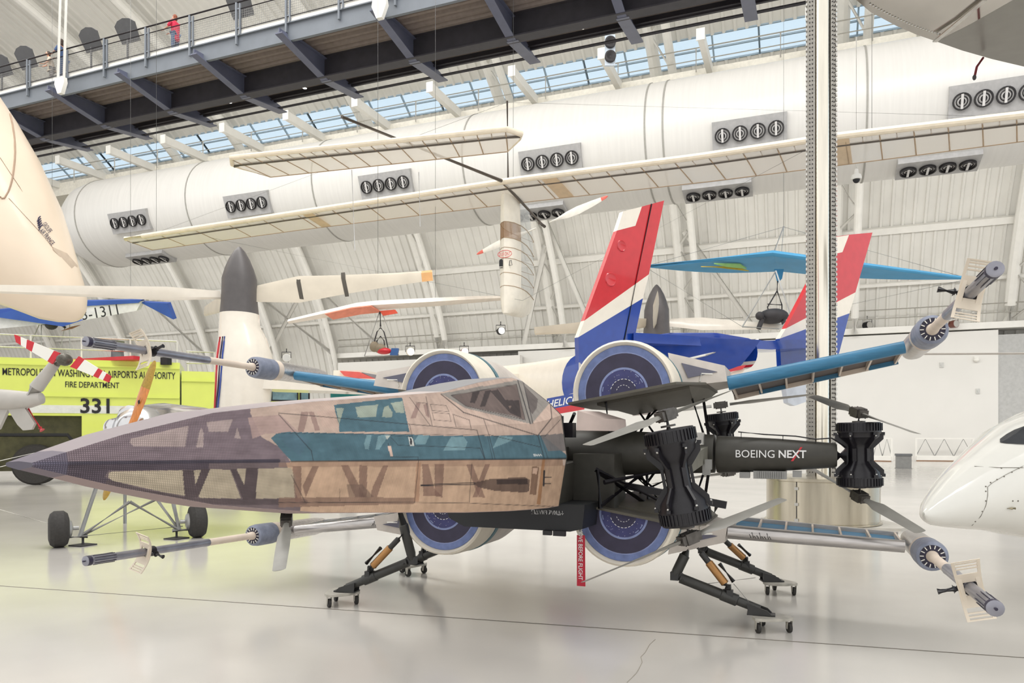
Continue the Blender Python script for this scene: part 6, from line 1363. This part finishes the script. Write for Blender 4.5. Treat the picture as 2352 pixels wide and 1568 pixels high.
def person(px, Yw, H_, lab, skin, top_c, leg_c, hair_c, face, lean, hands, longtop=False):
    base = PY(px, 100, Yw); base.z = DK; t = thing('person', lab, 'person', base, 'visitors on the bridge'); s = H_/1.75
    f = V((math.cos(face), math.sin(face), 0)); l = V((-f.y, f.x, 0)); P_ = lambda a, b, z: base+f*(a*s)+l*(b*s)+V((0, 0, z*s))
    hp_ = P_(0, 0, .95); ch_ = P_(lean*.5, 0, 1.25); nk = P_(lean, 0, 1.47); hd = P_(lean*1.15+.02, 0, 1.62)
    legs = [[(hp_, .13*s), (P_(0, sd*.10, .88), .095*s), (P_(.03, sd*.11, .48), .065*s), (P_(0, sd*.11, .09), .045*s), (P_(.14, sd*.12, .04), .04*s)] for sd in (1, -1)]
    arms = [[(ch_, .13*s), (P_(lean*.9, sd*.19, 1.40), .055*s), (P_(lean*.6+hands[0]*.35, sd*.26, 1.15), .042*s), (P_(lean*.6+hands[0], sd*.16, hands[1]), .032*s)] for sd in (1, -1)]
    skin_mesh('body', [[(hp_, .13*s), (ch_, .13*s), (nk, .055*s), (hd-V((0, 0, .05*s)), .065*s)]]+legs+arms, skin, t)
    mb = MB(); R = Matrix.Rotation(face, 3, 'Z'); mb.ell(hd, (.095*s, .078*s, .118*s), 18, 12, R=R); mb.tube([hd+f*(.085*s)+V((0, 0, .02*s)), hd+f*(.115*s)-V((0, 0, .02*s))], [.008*s, .016*s], 6)
    for sd in (1, -1): mb.ell(hd+l*(sd*.078*s), (.02*s, .012*s, .03*s), 6, 5, R=R)
    hdo = obj('head', mb, skin, t, sharp=80)
    mb = MB()
    for sd in (1, -1): mb.ell(hd+f*(.085*s)+l*(sd*.03*s)+V((0, 0, .02*s)), (.008*s, .012*s, .007*s), 6, 4, R=R)
    obj('eyes', mb, m_ink, hdo); mb = MB(); mb.ell(hd+f*(.087*s)-V((0, 0, .055*s)), (.008*s, .024*s, .007*s), 6, 4, R=R); obj('mouth', mb, mat('lip', (176, 104, 96), .6), hdo)
    mb = MB(); mb.ell(hd-f*(.02*s)+V((0, 0, .025*s)), (.098*s, .088*s, .112*s), 16, 10, R=R); mb.ell(hd-f*(.06*s)-V((0, 0, .06*s)), (.05*s, .08*s, .10*s), 12, 8, R=R); obj('hair', mb, hair_c, hdo, sharp=80)
    for sd, ar in zip((1, -1), arms):
        w = ar[-1][0]; d = f
        mb = MB(); mb.ell(w+d*(.05*s), (.05*s, .035*s, .018*s), 10, 6, R=R)
        for k in range(4): mb.tube([w+d*(.08*s)+l*((k-1.5)*.018*s), w+d*((.13-.008*abs(k-1.4))*s)+l*((k-1.5)*.019*s)-V((0, 0, .012*s)), w+d*((.155-.01*abs(k-1.4))*s)+l*((k-1.5)*.019*s)-V((0, 0, .035*s))], [.0095*s, .009*s, .007*s], 6)
        mb.tube([w+d*(.03*s)-l*(sd*.03*s), w+d*(.075*s)-l*(sd*.055*s)-V((0, 0, .01*s))], [.011*s, .008*s], 6); obj('hand', mb, skin, t, sharp=80)
    bot = .60 if longtop else .86
    tops = [[(P_(0, 0, .95), .16*s), (ch_, .165*s), (P_(lean*.95, 0, 1.42), .10*s)]]+[[(ch_, .165*s), (P_(lean*.9, sd*.19, 1.40), .078*s), (P_(lean*.6+hands[0]*.35, sd*.26, 1.15), .06*s)] for sd in (1, -1)]+[[(P_(0, 0, .95), .16*s), (P_(0, 0, bot), .17*s if longtop else .15*s)]]
    skin_mesh('top', tops, top_c, t); skin_mesh('trousers', [[(hp_, .14*s), (P_(0, sd*.10, .88), .11*s), (P_(.03, sd*.11, .48), .082*s), (P_(0, sd*.11, .12), .07*s)] for sd in (1, -1)], leg_c, t)
    for sd in (1, -1): mb = MB(); mb.ell(P_(.05, sd*.12, .045), (.14*s, .055*s, .05*s), 12, 8, R=R); obj('shoe', mb, m_ink, t)
    return t
m_redc = mat('crimson cotton', (206, 46, 78), .8); m_jean = mat('blue denim', (84, 104, 138), .8, var=.1, scale=20); m_navc = mat('navy cotton', (62, 84, 122), .8); m_hair = mat('dark hair', (58, 44, 36), .7); m_hairb = mat('chestnut hair', (134, 72, 48), .7)
m_pat = mat('black and white patterned cotton', (150, 144, 138), .8, var=.45, scale=16)
person(403, BY0+.3, 1.62, 'person in a crimson top and jeans standing on the bridge with one arm held forward', m_skin, m_redc, m_jean, m_hairb, math.radians(185), .02, (.42, 1.12), True)
person(146, BY0+.3, 1.88, 'person in navy clothes leaning forward over the bridge rail', m_skd, m_navc, m_navc, m_hair, math.radians(200), .08, (.34, 1.10), True)
person(119, BY0+.35, 1.5, 'person in black and white patterned clothes left of the one in navy', m_skin, mat('cream cotton', (206, 190, 170), .8), m_pat, m_hair, math.radians(240), .12, (.30, 1.0))
